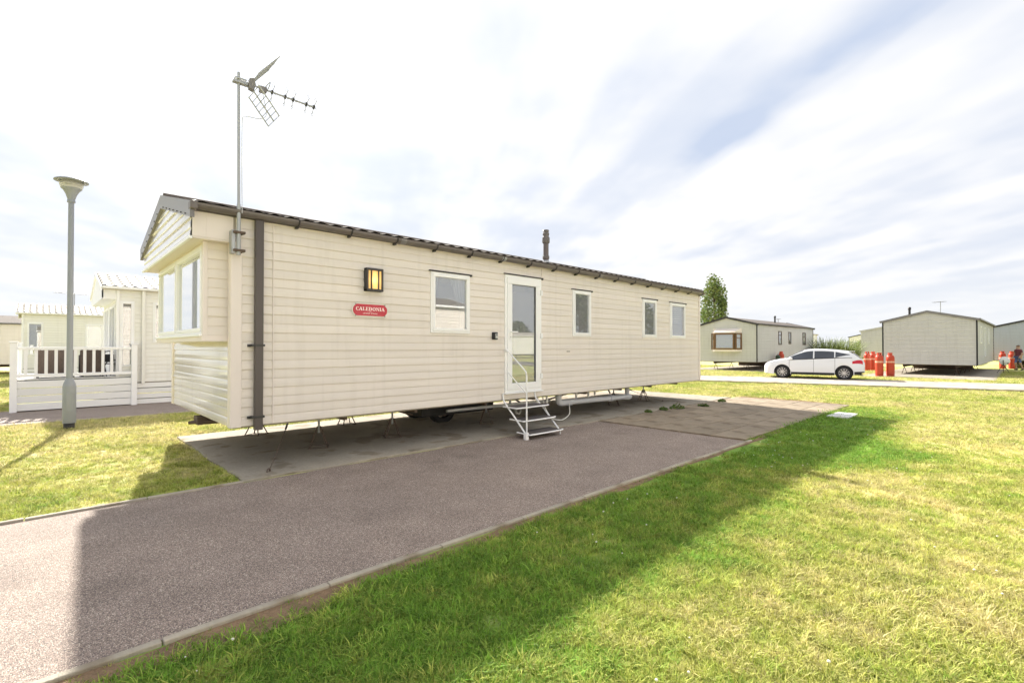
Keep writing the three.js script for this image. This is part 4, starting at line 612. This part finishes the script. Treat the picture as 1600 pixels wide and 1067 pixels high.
// ---------------------------------------------------------------- hatchback
function makeCar(label, paint, group) {
  const C = thing('parked_car', label, 'car', [0, 0, 0], 0, group), FA = 1.30, RA = -1.35;
  const curve = pts => x => { for (let i = 0; i + 1 < pts.length; i++) if (x <= pts[i + 1][0]) { const [a, p] = pts[i], [b, q] = pts[i + 1], t = Math.max(0, (x - a) / (b - a)), m = k => { const l = pts[k - 1] || pts[k], r = pts[k + 1] || pts[k]; return l === r ? 0 : (r[1] - l[1]) / (r[0] - l[0]); }, h = b - a, t2 = t * t, t3 = t2 * t; return (2 * t3 - 3 * t2 + 1) * p + (t3 - 2 * t2 + t) * h * m(i) + (-2 * t3 + 3 * t2) * q + (t3 - t2) * h * m(i + 1); } return pts[pts.length - 1][1]; };
  const top = curve([[-2.18, 0.80], [-2.12, 0.98], [-2.02, 1.06], [-1.86, 1.20], [-1.66, 1.34], [-1.3, 1.41], [-0.6, 1.475], [0, 1.48], [0.3, 1.44], [0.7, 1.27], [1.05, 1.08], [1.22, 1.005], [1.6, 0.93], [1.95, 0.83], [2.10, 0.74], [2.18, 0.62]]);
  const wid = curve([[-2.18, 0.60], [-2.12, 0.72], [-1.9, 0.83], [-1.5, 0.895], [-0.8, 0.905], [0.6, 0.905], [1.3, 0.895], [1.7, 0.85], [2.0, 0.74], [2.12, 0.62], [2.18, 0.48]]);
  const beltY = curve([[-2.18, 0.80], [-2.0, 1.0], [-1.6, 1.055], [-1.0, 1.03], [0, 0.97], [0.8, 0.925], [1.2, 0.90], [1.7, 0.82], [2.1, 0.68], [2.18, 0.58]]);
  const bot = x => { let y = x < -1.75 ? lerp(0.24, 0.36, (-1.75 - x) / 0.43) : x > 1.75 ? lerp(0.2, 0.24, (x - 1.75) / 0.43) : 0.2; for (const a of [FA, RA]) { const d = Math.abs(x - a); if (d < 0.375) y = Math.max(y, 0.315 + Math.sqrt(0.375 ** 2 - d * d)); } return y; };
  const roofW = x => Math.min(wid(x) - 0.03, lerp(wid(x) - 0.05, 0.60, sstep(0.02, 0.46, top(x) - beltY(x))));
  // section from sill to roof centre, s in 0..6
  const sec = (x, s) => {
    const w = wid(x), b = bot(x), h = Math.min(beltY(x), top(x) - 0.03), t = top(x), r = roofW(x), mid = Math.max(b + 0.02, 0.62), ym = lerp(b, mid, 0.5);
    const K = [[w - 0.035, b], [w - 0.005, Math.max(b + 0.006, Math.min(ym, 0.42))], [w, mid], [w - 0.045, h], [r, Math.max(h + 0.012, t - 0.05)], [r * 0.72, t - 0.008], [0, t + 0.012]];
    const i = Math.min(5, Math.floor(s)), f = s - i; return [lerp(K[i][0], K[i + 1][0], f), lerp(K[i][1], K[i + 1][1], f)];
  };
  const xs = []; for (let x = -2.18; x < 2.181; x += 0.03) xs.push(x); for (const a of [FA, RA]) for (const d of [-0.375, -0.37, -0.355, 0.355, 0.37, 0.375]) xs.push(a + d); xs.sort((a, b) => a - b);
  const ss = [0, 0.5, 1, 1.5, 2, 2.5, 2.85, 3, 3.15, 3.5, 3.85, 4, 4.2, 4.5, 4.8, 5, 5.4, 5.7, 6];
  function skin(xa, ss_, off, side) { const pos = [], idx = []; xa.forEach((x, i) => ss_.forEach((s, j) => { const q = typeof s === 'function' ? s(x) : s, [z, y] = sec(x, q), oz = q < 4.5 ? off : off * 0.2, oy = q > 3.4 ? off : 0; pos.push(x, y + oy, side * (z + oz)); })); const n = ss_.length; for (let i = 0; i + 1 < xa.length; i++) for (let j = 0; j + 1 < n; j++) { const a = i * n + j, b = a + n; if (side < 0) idx.push(a, a + 1, b, b, a + 1, b + 1); else idx.push(a, b, a + 1, b, b + 1, a + 1); } const g = new THREE.BufferGeometry(); g.setAttribute('position', new THREE.Float32BufferAttribute(pos, 3)); g.setIndex(idx); g.computeVertexNormals(); g.setAttribute('uv', new THREE.Float32BufferAttribute(new Float32Array(pos.length / 3 * 2), 2)); return g.toNonIndexed(); }
  const closing = x => quadGeo([0, 1, 2, 3, 4, 5].map(i => { const a = sec(x, i), b = sec(x, i + 0.999); return [[x, a[1], -a[0]], [x, a[1], a[0]], [x, b[1], b[0]], [x, b[1], -b[0]]]; }));
  mesh('body', toCreasedNormals(merge([skin(xs, ss, 0, 1), skin(xs, ss, 0, -1), closing(-2.18), closing(2.18)]), 0.7), paint, C);
  mesh('underbody', [bx(-2.05, 2.05, 0.22, 0.5, -0.62, 0.62), bx(-0.95, 0.9, 0.19, 0.45, -0.84, 0.84)], M.black, C);
  const range = (a, b, n = 14) => Array.from({ length: n + 1 }, (_, i) => lerp(a, b, i / n));
  for (const s of [-1, 1]) {
    const lo = x => x < -1.0 ? lerp(3.1, 3.52, (-1 - x) / 0.58) : 3.10, hi = x => x < -1.0 ? lerp(3.86, 3.62, (-1 - x) / 0.58) : 3.86;
    for (const [a, b] of [[-0.06, 0.93], [-0.95, -0.12], [-1.58, -1.0]]) mesh('side_window', skin(range(a, b), [lo, x => lerp(lo(x), hi(x), 0.35), x => lerp(lo(x), hi(x), 0.7), hi], 0.006, s), M.darkGlass, C);
    mesh('window_trim', skin(range(-1.68, 1.06, 30), [3.0, 3.1], 0.004, s), M.black, C);
    mesh('tail_light', skin(range(-2.10, -1.68, 10), [x => lerp(2.45, 2.35, (x + 2.1) / 0.42), x => lerp(2.98, 2.62, (x + 2.1) / 0.42)], 0.008, s), std(0.55, 0.012, 0.03, 0.15), C);
    mesh('headlight', skin(range(1.62, 2.12, 10), [x => lerp(2.9, 2.35, (x - 1.62) / 0.5), x => 2.95], 0.006, s), std(0.6, 0.62, 0.65, 0.08), C);
    mesh('sill_trim', skin(range(-0.96, 0.91, 20), [0.02, 0.55], 0.006, s), M.black, C);
    mesh('rear_bumper_trim', skin(range(-2.17, -1.76, 8), [0.02, 0.8], 0.006, s), M.black, C);
    for (const x of [0.98, -0.09, -0.98]) mesh('door_gap', skin([x - 0.006, x + 0.006], [0.6, 1, 1.5, 2, 2.5, 2.97], 0.0025, s), M.charcoal, C);
    for (const x of [0.08, -0.84]) mesh('door_handle', rbx(x - 0.1, x + 0.1, 0.86 - x * 0.03, 0.885 - x * 0.03, s * 0.885 - 0.02, s * 0.885 + 0.02, 0.01), paint, C);
    mesh('mirror', rbx(0.82, 0.98, 0.93, 1.06, s > 0 ? 0.86 : -1.02, s > 0 ? 1.02 : -0.86, 0.05), paint, C);
    for (const ax of [FA, RA]) {
      const z = s * 0.79, w = mesh('wheel', [tyre(0.315, 0.21).translate(ax, 0.315, z)], M.rubber, C), rim = [lathe([[0.20, -0.06], [0.215, -0.09], [0.225, -0.095], [0.225, -0.08], [0.205, 0.07]], 30).rotateX(-Math.PI / 2 * s)], sp = [];
      rim[0].translate(ax, 0.315, z);
      for (let k = 0; k < 10; k++) { const a = k * Math.PI / 5, g = bx(-0.016, 0.016, 0.05, 0.21, -0.012, 0.012); g.rotateZ(a).translate(ax, 0.315, z + s * 0.075); sp.push(g); }
      mesh('rim', [...rim, ...sp, new THREE.CylinderGeometry(0.06, 0.06, 0.03, 16).rotateX(Math.PI / 2).translate(ax, 0.315, z + s * 0.078).toNonIndexed()], std(0.62, 0.6, 0.6, 0.3, { metalness: 0.5 }), w);
      mesh('arch_liner', [new THREE.CylinderGeometry(0.372, 0.372, 0.36, 24, 1, true, 0, Math.PI).rotateX(Math.PI / 2).rotateZ(Math.PI / 2).translate(ax, 0.315, s * 0.68).toNonIndexed(), new THREE.CircleGeometry(0.372, 24).translate(ax, 0.32, s * 0.55).toNonIndexed()], M.black, C);
    }
  }
  mesh('windscreen', [skin(range(0.38, 1.12), [4.12, 4.5, 5, 5.5, 6], 0.006, 1), skin(range(0.38, 1.12), [4.12, 4.5, 5, 5.5, 6], 0.006, -1)], M.darkGlass, C);
  mesh('rear_window', [skin(range(-2.02, -1.64), [4.1, 4.5, 5, 5.5, 6], 0.006, 1), skin(range(-2.02, -1.64), [4.1, 4.5, 5, 5.5, 6], 0.006, -1)], M.darkGlass, C);
  mesh('spoiler', [rbx(-1.80, -1.52, 1.355, 1.385, -0.56, 0.56, 0.012)], paint, C);
  mesh('number_plate', bx(-2.192, -2.184, 0.62, 0.73, -0.26, 0.26), std(0.6, 0.5, 0.06, 0.5), C);
  mesh('grille', bx(2.178, 2.188, 0.34, 0.5, -0.42, 0.42), M.black, C);
  mesh('exhaust', bar([-2.1, 0.24, -0.4], [-1.9, 0.24, -0.4], 0.035), M.steel, C);
  return C;
}
{
  const th = Math.atan2(0.981, -0.197), put = (c, x, z, turn) => { c.position.set(x, 0.012, z); c.rotation.y = turn; };
  // front axle above (21.56,-2.2) on the near side, rear above (22.08,0.39)
  const car = makeCar('white hatchback parked side-on by the road in front of grey caravan', M.carPaint, 'parked cars');
  put(car, 21.87 + 0.785, -0.66 - 0.155, th);
  const c2 = makeCar('silver car cut off by left edge beside the white deck', M.silver, 'parked cars'); put(c2, -9.55, -16.2, 0.1);
}

// ---------------------------------------------------------------- satellite dish on tripod, small figure
{
  const D = thing('satellite_dish', 'white satellite dish on thin tripod on shaded grass at right', 'dish', [36.3, 0.0, 5.85]);
  for (let k = 0; k < 3; k++) mesh('leg', bar([0.32 * Math.cos(k * 2.1), 0, 0.32 * Math.sin(k * 2.1)], [0, 0.55, 0], 0.014), M.charcoal, D);
  mesh('post', bar([0, 0.5, 0], [0, 0.8, 0], 0.02), M.charcoal, D);
  mesh('dish', new THREE.SphereGeometry(0.55, 20, 8, 0, Math.PI * 2, 0, 0.5).rotateX(Math.PI / 2).rotateY(-1.2).translate(0.55, 0.75, -0.12).toNonIndexed(), M.white, D);
  mesh('feed_arm', [bar([0.0, 0.6, 0], [-0.35, 0.6, 0.2], 0.01), rbx(-0.4, -0.32, 0.57, 0.64, 0.17, 0.24)], M.charcoal, D);
}
{ // far person: capsules joined by a smooth minimum
  const J = [[[0, 1.62, 0], [0, 1.55, 0.02], 0.105, 0.09], [[0, 1.42, 0], [0, 1.5, 0], 0.06, 0.055], [[-0.13, 1.36, 0], [0.13, 1.36, 0], 0.085, 0.085], [[0, 1.34, 0], [0, 0.98, 0], 0.155, 0.14], [[-0.06, 0.93, 0], [0.06, 0.93, 0], 0.14, 0.14], [[-0.19, 1.36, 0], [-0.25, 1.1, -0.03], 0.055, 0.045], [[-0.25, 1.1, -0.03], [-0.2, 0.9, 0.12], 0.042, 0.034], [[0.19, 1.36, 0], [0.26, 1.1, 0.0], 0.055, 0.045], [[0.26, 1.1, 0.0], [0.22, 0.9, 0.14], 0.042, 0.034], [[-0.09, 0.9, 0], [-0.1, 0.48, 0.10], 0.09, 0.06], [[-0.1, 0.48, 0.10], [-0.1, 0.09, 0.02], 0.058, 0.04], [[0.09, 0.9, 0], [0.1, 0.48, -0.02], 0.09, 0.06], [[0.1, 0.48, -0.02], [0.1, 0.09, -0.22], 0.058, 0.04], [[-0.1, 0.05, 0.0], [-0.1, 0.04, 0.16], 0.045, 0.035], [[0.1, 0.07, -0.24], [0.1, 0.04, -0.08], 0.045, 0.035], [[-0.2, 0.89, 0.13], [-0.18, 0.83, 0.18], 0.034, 0.02], [[0.22, 0.89, 0.15], [0.2, 0.83, 0.2], 0.034, 0.02]];
  const N = 72, mc = new MarchingCubes(N, new THREE.MeshStandardMaterial(), false, false, 60000), S = 0.92, cy = 0.87; mc.isolation = 0;
  const p = V(0, 0, 0), a = V(0, 0, 0), b = V(0, 0, 0);
  for (let k = 0; k < N; k++) for (let j = 0; j < N; j++) for (let i = 0; i < N; i++) {
    p.set((i / N * 2 - 1) * S, (j / N * 2 - 1) * S + cy, (k / N * 2 - 1) * S); let acc = 0;
    for (const [u, v, r, q] of J) { a.set(...u); b.set(...v).sub(a); const t = Math.min(1, Math.max(0, (p.x - a.x) * b.x / b.lengthSq() + (p.y - a.y) * b.y / b.lengthSq() + (p.z - a.z) * b.z / b.lengthSq())); const d = Math.hypot(p.x - a.x - b.x * t, p.y - a.y - b.y * t, p.z - a.z - b.z * t) - lerp(r, q, t); acc += Math.exp(-d * 45); }
    mc.field[i + j * N + k * N * N] = Math.log(Math.max(acc, 1e-30)) / 45;
  }
  mc.update(); const n = mc.count, src = mc.positionArray, pos = new Float32Array(n * 3), nor = mc.normalArray.slice(0, n * 3), col = new Float32Array(n * 3);
  for (let i = 0; i < n; i++) { const x = src[3 * i] * S, y = src[3 * i + 1] * S + cy, z = src[3 * i + 2] * S; pos.set([x, y, z], 3 * i); const arm = Math.abs(x) > 0.17 && y < 1.22; col.set(y > 1.62 || (y > 1.5 && z < 0.0) ? [0.16, 0.09, 0.05] : y > 1.44 || arm ? [0.52, 0.33, 0.24] : y > 0.95 ? [0.16, 0.045, 0.06] : y > 0.52 ? [0.11, 0.16, 0.36] : y > 0.10 ? [0.52, 0.33, 0.24] : [0.03, 0.03, 0.03], 3 * i); }
  const g = new THREE.BufferGeometry(); g.setAttribute('position', new THREE.BufferAttribute(pos, 3)); g.setAttribute('normal', new THREE.BufferAttribute(nor, 3)); g.setAttribute('color', new THREE.BufferAttribute(col, 3)); g.setAttribute('uv', new THREE.BufferAttribute(new Float32Array(n * 2), 2));
  const m = tag(mesh('person', g, new THREE.MeshStandardMaterial({ vertexColors: true, roughness: 0.85, side: THREE.DoubleSide })), 'distant person in dark top and blue shorts walking at right edge', 'person'); m.position.set(42.6, 0, 6.45); m.rotation.y = -2.3;
}

// ---------------------------------------------------------------- trees and shrubs
const leafMat = (r, g, b) => new THREE.MeshPhysicalMaterial({ vertexColors: true, color: lin(r, g, b), roughness: 0.9, transmission: 0.25, thickness: 0, side: THREE.DoubleSide });
function leaves(n, seed, place, size) { // loose leaf-sized faces, each with its own tone
  const r = rng(seed), pos = [], col = [], q = new THREE.Quaternion(), v = V(0, 0, 0);
  for (let i = 0; i < n; i++) { const c = place(r), s = size * (0.6 + 0.8 * r()), k = 0.65 + 0.7 * r(), y = r(); q.setFromEuler(new THREE.Euler(r() * 6.28, r() * 6.28, r() * 6.28)); const P = [[-0.5, 0, 0], [0, -0.32, 0.06], [0.5, 0, 0], [0, 0.32, 0.06]].map(a => v.set(a[0] * s, a[1] * s, a[2] * s).applyQuaternion(q).toArray().map((t, m) => t + c[m])); for (const m of [0, 1, 2, 0, 2, 3]) { pos.push(...P[m]); col.push(k * (0.85 + 0.4 * y), k, k * 0.9); } }
  const g = new THREE.BufferGeometry(); g.setAttribute('position', new THREE.Float32BufferAttribute(pos, 3)); g.setAttribute('color', new THREE.Float32BufferAttribute(col, 3)); g.setAttribute('uv', new THREE.Float32BufferAttribute(new Float32Array(pos.length / 3 * 2), 2)); g.computeVertexNormals(); return g;
}
function tree(name, label, x, z, h, rad, base, n, seed, mat, size, group, slim = false) {
  const T = thing(name, label, 'tree', [x, 0, z], 0, group), r0 = rng(seed), limbs = [], clumps = [];
  limbs.push(bar([0, 0, 0], [0.1, h * 0.55, 0.05], h * 0.028, h * 0.014)); limbs.push(bar([0.1, h * 0.55, 0.05], [0, h * 0.92, 0], h * 0.014, h * 0.004));
  for (let i = 0; i < (slim ? 46 : 34); i++) {
    const t = Math.pow(r0(), 0.9), a = r0() * 6.283, y = lerp(base, h * 0.97, t), prof = slim ? Math.pow(Math.sin(Math.PI * Math.min(1, 0.12 + 0.88 * (1 - t))), 0.6) * (1.06 - 0.62 * t) : Math.sqrt(Math.max(0.06, 1 - (2 * t - 0.9) ** 2)), d = rad * prof * (0.55 + 0.45 * r0());
    const c = [Math.cos(a) * d * 0.85, y, Math.sin(a) * d * 0.85]; clumps.push([...c, (slim ? 0.30 : 0.34) * rad * (0.7 + 0.6 * r0()), slim ? 2.0 : 0.8]);
    limbs.push(bar([0, Math.max(base * 0.7, y - d * (slim ? 1.6 : 0.7)), 0], c, h * 0.006, h * 0.002, 5));
  }
  mesh('trunk', limbs, std(0.11, 0.085, 0.06, 0.9), T);
  mesh('crown', leaves(n, seed + 1, r => { const k = clumps[Math.floor(r() * clumps.length)], a = r() * 6.283, u = 2 * r() - 1, s = Math.cbrt(r()) * k[3], w = Math.sqrt(1 - u * u); return [k[0] + Math.cos(a) * w * s, k[1] + u * s * k[4], k[2] + Math.sin(a) * w * s]; }, size), mat, T);
  return T;
}
const poplarLeaf = leafMat(0.15, 0.21, 0.06), bushLeaf = leafMat(0.17, 0.22, 0.05), darkLeaf = leafMat(0.055, 0.08, 0.028);
tree('poplar_tree', 'tall narrow green poplar rising behind the far end of caravan', 53.5, -19.6, 10.0, 2.25, 1.0, 5200, 71, poplarLeaf, 0.27, undefined, true);
{
  const mk = (x, z, h, w, n, seed, label) => { const T = thing('leafy_shrub', label, 'shrub', [x, 0, z], 0, 'spiky shrubs beyond the road'), r = rng(seed), pos = [], col = []; for (let i = 0; i < n; i++) { const a = r() * 6.283, d = Math.sqrt(r()) * w * 0.45, L = h * (0.55 + 0.5 * r()), lean = 0.15 + 0.5 * r(), bx0 = Math.cos(a) * d, bz0 = Math.sin(a) * d, k = 0.6 + 0.8 * r(), s = 0.04; let px = bx0, pz = bz0, py = 0; for (let j = 0; j < 3; j++) { const t = (j + 1) / 3, nx = bx0 + Math.cos(a) * lean * L * t * t, nz = bz0 + Math.sin(a) * lean * L * t * t, ny = L * (t - 0.25 * t * t * lean), ww = s * (1 - t * 0.8), sx = -Math.sin(a + r()) * ww, sz = Math.cos(a) * ww; pos.push(px - sx, py, pz - sz, px + sx, py, pz + sz, nx + sx, ny, nz + sz, px - sx, py, pz - sz, nx + sx, ny, nz + sz, nx - sx, ny, nz - sz); for (let m = 0; m < 6; m++) col.push(k, k, k); px = nx; py = ny; pz = nz; } }
    const g = new THREE.BufferGeometry(); g.setAttribute('position', new THREE.Float32BufferAttribute(pos, 3)); g.setAttribute('color', new THREE.Float32BufferAttribute(col, 3)); g.setAttribute('uv', new THREE.Float32BufferAttribute(new Float32Array(pos.length / 3 * 2), 2)); g.computeVertexNormals(); mesh('foliage', g, bushLeaf, T);
    mesh('stems', Array.from({ length: 12 }, (_, i) => bar([Math.cos(i) * 0.2, 0, Math.sin(i) * 0.2], [Math.cos(i) * w * 0.3, h * 0.6, Math.sin(i) * w * 0.3], 0.02, 0.01, 5)), std(0.1, 0.09, 0.05, 0.9), T); };
  mk(40.5, -4.4, 2.5, 2.0, 900, 5, 'spiky green shrub left one of two above the car roof'); mk(42.2, -3.7, 2.3, 2.0, 900, 6, 'spiky green shrub right one of two above the car roof');
  const low = (x, z, h, w, label, seed) => { const T = thing('low_bush', label, 'bush', [x, 0, z], 0, 'bushes along the park edge'); mesh('trunk', [bar([0, 0, 0], [0.1, h * 0.6, 0], 0.08, 0.03), bar([0, h * 0.2, 0], [w * 0.25, h * 0.6, 0.1], 0.05, 0.02)], std(0.1, 0.08, 0.06, 0.9), T); mesh('crown', leaves(2600, seed, r => { const a = r() * 6.283, u = r(), d = w * 0.5 * Math.sqrt(r()) * (0.75 + 0.35 * Math.sin(a * 3 + seed)); return [Math.cos(a) * d, 0.15 + u * h * Math.sqrt(Math.max(0.1, 1 - (d / w * 1.7) ** 2)), Math.sin(a) * d]; }, 0.24), bushLeaf, T); };
  low(66, -5.5, 2.6, 6, 'distant hedge bush left of the white fronted far caravan', 11); low(74, 4, 2.8, 7, 'distant hedge bush behind the end-on grey caravan', 12); low(38.6, -4.9, 1.3, 1.5, 'round low bush at the far end of bay-window caravan', 13);
}
tree('oak_tree', 'broad tree off to the right, mirrored in the narrow window', 29.5, 21.5, 6.4, 2.6, 1.4, 4500, 91, darkLeaf, 0.30, 'trees beyond the right edge');
tree('oak_tree', 'second broad tree off to the right, mirrored in far windows', 41.5, 22.5, 6.2, 2.6, 1.4, 4500, 95, darkLeaf, 0.30, 'trees beyond the right edge');
tree('oak_tree', 'third tree far right, mirrored in the glazed door', 62, 64, 6, 4.5, 1.5, 6000, 97, darkLeaf, 0.5, 'trees beyond the right edge');
tree('oak_tree', 'fourth tree far right, mirrored in the glazed door', 50, 66, 5.5, 4.5, 1.5, 6000, 99, darkLeaf, 0.5, 'trees beyond the right edge');
tree('oak_tree', 'dark tree off to the left, mirrored low in the bay window', -34, -22, 6.5, 4.5, 1.2, 7000, 101, darkLeaf, 0.32, 'trees beyond the left edge');
// aerials on far roofs
function roofAerial(label, x, y, z, turn, h, len) { const A = thing('roof_aerial', label, 'aerial', [x, y, z], turn, 'aerials on far roofs'); mesh('mast', bar([0, 0, 0], [0, h, 0], 0.022), M.galv, A); mesh('boom', bar([-len * 0.4, h - 0.03, 0], [len * 0.6, h - 0.03, 0], 0.016), M.galv, A); mesh('rods', Array.from({ length: 9 }, (_, k) => bar([-len * 0.4 + k * len / 8, h - 0.03, -0.16], [-len * 0.4 + k * len / 8, h - 0.03, 0.16], 0.009, 0.009, 5)), M.galv, A); return A; }
roofAerial('long thin aerial above the far left pantile roof', -4.9, 3.5, -27, 0.3, 0.85, 2.0);
roofAerial('small aerial above the end-on grey caravan', 36, 3.6, 3.0, 1.0, 0.95, 0.7);
roofAerial('small aerial on the roof of the bay-window caravan', 37.5, 3.4, -7.2, 0.6, 0.5, 0.6);
roofAerial('tiny aerial on the pale caravan left of the end-on one', 55, 3.3, -2.0, 0.5, 1.2, 0.7);

// ---------------------------------------------------------------- grass blades
function isGrass(x, z) {
  if (x < 2.62 && z > 0.33 && z < 3.56) return false;
  if (x > -4.40 && x < 9.5 && z > -3.64 && z <= 0.44) return false;
  if (x >= 2.5 && x < 10.1 - (z > 3 ? 0.1 : 0) && z > 0.3 && z < 3.42) return false;
  if (z < -7.4 && z > -10.62 && x < 9) return false;
  if (z <= -10.3 && z > -14.4 && x > -6.7 && x < 7) return false;
  const rx = roadX(z); if (x > rx - 0.12 && x < rx + 5.25) return false;
  if (x > 26.3 && x < 43.5 && z > 0.4 && z < 5.8) return false;
  if (x > 27.3 && x < 42 && z < -4.7 && z > -10.3) return false;
  return true;
}
function bareness(x, z) { // worn soil by the edging
  let b = 0; const e = fbm(x * 1.6, z * 1.6, 3, 801);
  if (x < 3 && z >= 3.55) b = Math.max(b, 1 - sstep(0.04, 0.11 + 0.30 * sstep(0.45, 0.8, e) + (x < -3 ? 0.12 : 0), z - 3.55));
  if (x < -4 && z <= 0.36) b = Math.max(b, 0.8 * (1 - sstep(0.02, 0.28 * e + 0.06, 0.36 - z)));
  b = Math.max(b, 0.35 * sstep(0.66, 0.8, fbm(x * 1.3, z * 1.3, 3, 611)));
  return b;
}
{
  const r = rng(2024), up = V(0, 1, 0);
  const tuftGeo = (seed, nb, h, spread) => { const q = rng(seed), pos = [], nor = []; for (let i = 0; i < nb; i++) { const a = q() * 6.283, d = Math.sqrt(q()) * spread, L = h * (0.45 + 0.75 * q()), lean = 0.3 + 1.2 * q(), w = 0.0016 + 0.0014 * q(), b = a + (q() - 0.5) * 2.2, x0 = Math.cos(a) * d, z0 = Math.sin(a) * d, cx = Math.cos(b), cz = Math.sin(b), P = t => [x0 + cx * lean * L * t * t, L * t * (1 - 0.22 * lean * t), z0 + cz * lean * L * t * t]; const A = P(0), B = P(0.55), T = P(1), sx = -cz * w, sz = cx * w; pos.push(A[0] - sx, A[1], A[2] - sz, A[0] + sx, A[1], A[2] + sz, B[0] + sx * 0.85, B[1], B[2] + sz * 0.85, A[0] - sx, A[1], A[2] - sz, B[0] + sx * 0.85, B[1], B[2] + sz * 0.85, B[0] - sx * 0.85, B[1], B[2] - sz * 0.85, B[0] - sx * 0.85, B[1], B[2] - sz * 0.85, B[0] + sx * 0.85, B[1], B[2] + sz * 0.85, T[0], T[1], T[2]); } const g = new THREE.BufferGeometry(); g.setAttribute('position', new THREE.Float32BufferAttribute(pos, 3)); g.computeVertexNormals(); g.setAttribute('uv', new THREE.Float32BufferAttribute(new Float32Array(pos.length / 3 * 2), 2)); return g; };
  const mat = new THREE.MeshPhysicalMaterial({ color: 0xffffff, roughness: 0.8, specularIntensity: 0.25, transmission: 0.42, thickness: 0, side: THREE.DoubleSide });
  const fwd = [0.6916, -0.7222], cx = camera.position.x, cz = camera.position.z, bins = [[], [], [], []], far = [[], []];
  const put = (list, x, z, s) => list.push([x, z, s]);
  const RMAX = 46;
  for (let k = 0; k < 900000; k++) { // density falls with distance from where people stand
    const d = 1.4 + (RMAX - 1.4) * Math.pow(r(), 1.25), a = (r() - 0.5) * 2.25, dx = fwd[0] * Math.cos(a) - fwd[1] * Math.sin(a), dz = fwd[0] * Math.sin(a) + fwd[1] * Math.cos(a), x = cx + dx * d, z = cz + dz * d, keep = r(), pick = r(), sz = r();
    const dens = Math.min(1, d < 5 ? 0.2 * d + 0.1 : 1); if (keep > dens * (d > 24 ? 0.5 : 0.62)) continue;
    if (!isGrass(x, z) || r() < bareness(x, z) * 0.93) continue;
    const s = (0.75 + 0.6 * sz) * (1 - 0.35 * bareness(x, z)) * (0.72 + 0.6 * fbm(x * 0.9, z * 0.9, 3, 951)); if (d < 11) put(bins[Math.floor(pick * 4)], x, z, s); else put(far[Math.floor(pick * 2)], x, z, s * (1 + (d - 11) * 0.012));
  }
  const geos = [tuftGeo(1, 11, 0.040, 0.034), tuftGeo(2, 10, 0.034, 0.036), tuftGeo(3, 12, 0.046, 0.034), tuftGeo(4, 10, 0.028, 0.04)], gf = [tuftGeo(5, 9, 0.040, 0.05), tuftGeo(6, 9, 0.034, 0.055)];
  const c = new THREE.Color(), m4 = new THREE.Matrix4(), qq = new THREE.Quaternion(), ee = new THREE.Euler();
  let total = 0;
  const build = (g, list, label, wide) => { const im = new THREE.InstancedMesh(g, mat, list.length); list.forEach(([x, z, s], i) => { ee.set((r() - 0.5) * 0.5, r() * 6.283, (r() - 0.5) * 0.5); qq.setFromEuler(ee); m4.compose(V(x, -0.002, z), qq, V(s * wide, s, s * wide)); im.setMatrixAt(i, m4); const t = turf(Math.min(1, Math.max(0, drynessAndShade(x, z) + 0.55 * (r() - 0.5))), 0.55 + 0.9 * r()); im.setColorAt(i, c.setRGB(t[0], t[1], t[2])); }); im.name = numbered('grass'); im.userData = { kind: 'stuff', label, category: 'grass' }; im.castShadow = im.receiveShadow = true; scene.add(im); total += list.length; };
  geos.forEach((g, i) => build(g, bins[i], 'short mown grass blades over the near lawns', 1)); gf.forEach((g, i) => build(g, far[i], 'short mown grass blades over the far lawns', 1.5));
  console.log('tufts', total, bins.map(b => b.length), far.map(b => b.length));
  // small white clover heads in the near lawn
  const cl = []; for (let k = 0; k < 700; k++) { const x = -8 + r() * 16, z = 3.7 + r() * 7; if (isGrass(x, z) && fbm(x * 0.8, z * 0.8, 2, 71) > 0.5) cl.push([x, z]); }
  const im = new THREE.InstancedMesh(new THREE.IcosahedronGeometry(0.0065, 1), std(0.7, 0.68, 0.6, 0.8), cl.length); cl.forEach(([x, z], i) => { const s = 0.6 + 0.8 * r(); m4.compose(V(x, 0.03 + 0.015 * r(), z), qq, V(s, s * 0.8, s)); im.setMatrixAt(i, m4); im.setColorAt(i, c.setRGB(1, 1, 1)); }); im.name = 'clover_flowers'; im.userData = { kind: 'stuff', label: 'tiny white clover heads dotted through the near lawn', category: 'flowers' }; im.castShadow = im.receiveShadow = true; scene.add(im);
  // weeds on the pad and slab joints
  const wm = leafMat(0.10, 0.16, 0.035);
  [[5.6, 0.62, 0.16, 'leafy weed clump growing at the slab edge, largest of the row'], [5.15, 0.5, 0.09, 'small weed in the joint nearest the drive corner'], [6.6, 0.85, 0.1, 'weed tuft in the paving beyond the largest clump'], [8.1, 0.7, 0.09, 'weed tuft farthest along the slab joint'], [4.5, 0.46, 0.08, 'little weed at the corner of tarmac and slab']].forEach(([x, z, h, label], i) => { const T = thing('weed', label, 'weed', [x, 0.02, z], i, 'weeds in the paving joints'); mesh('leaves', leaves(140, 500 + i, q => { const a = q() * 6.283, d = Math.sqrt(q()) * h * 1.5; return [Math.cos(a) * d, 0.012 + q() * h * (1 - d / h / 2), Math.sin(a) * d * 0.7]; }, 0.05), wm, T); mesh('stems', [0, 1, 2, 3].map(k => bar([0, 0, 0], [Math.cos(k * 1.6) * h * 0.7, h * 0.6, Math.sin(k * 1.6) * h * 0.5], 0.003, 0.002, 4)), wm, T); });
}
renderer.render(scene, camera);
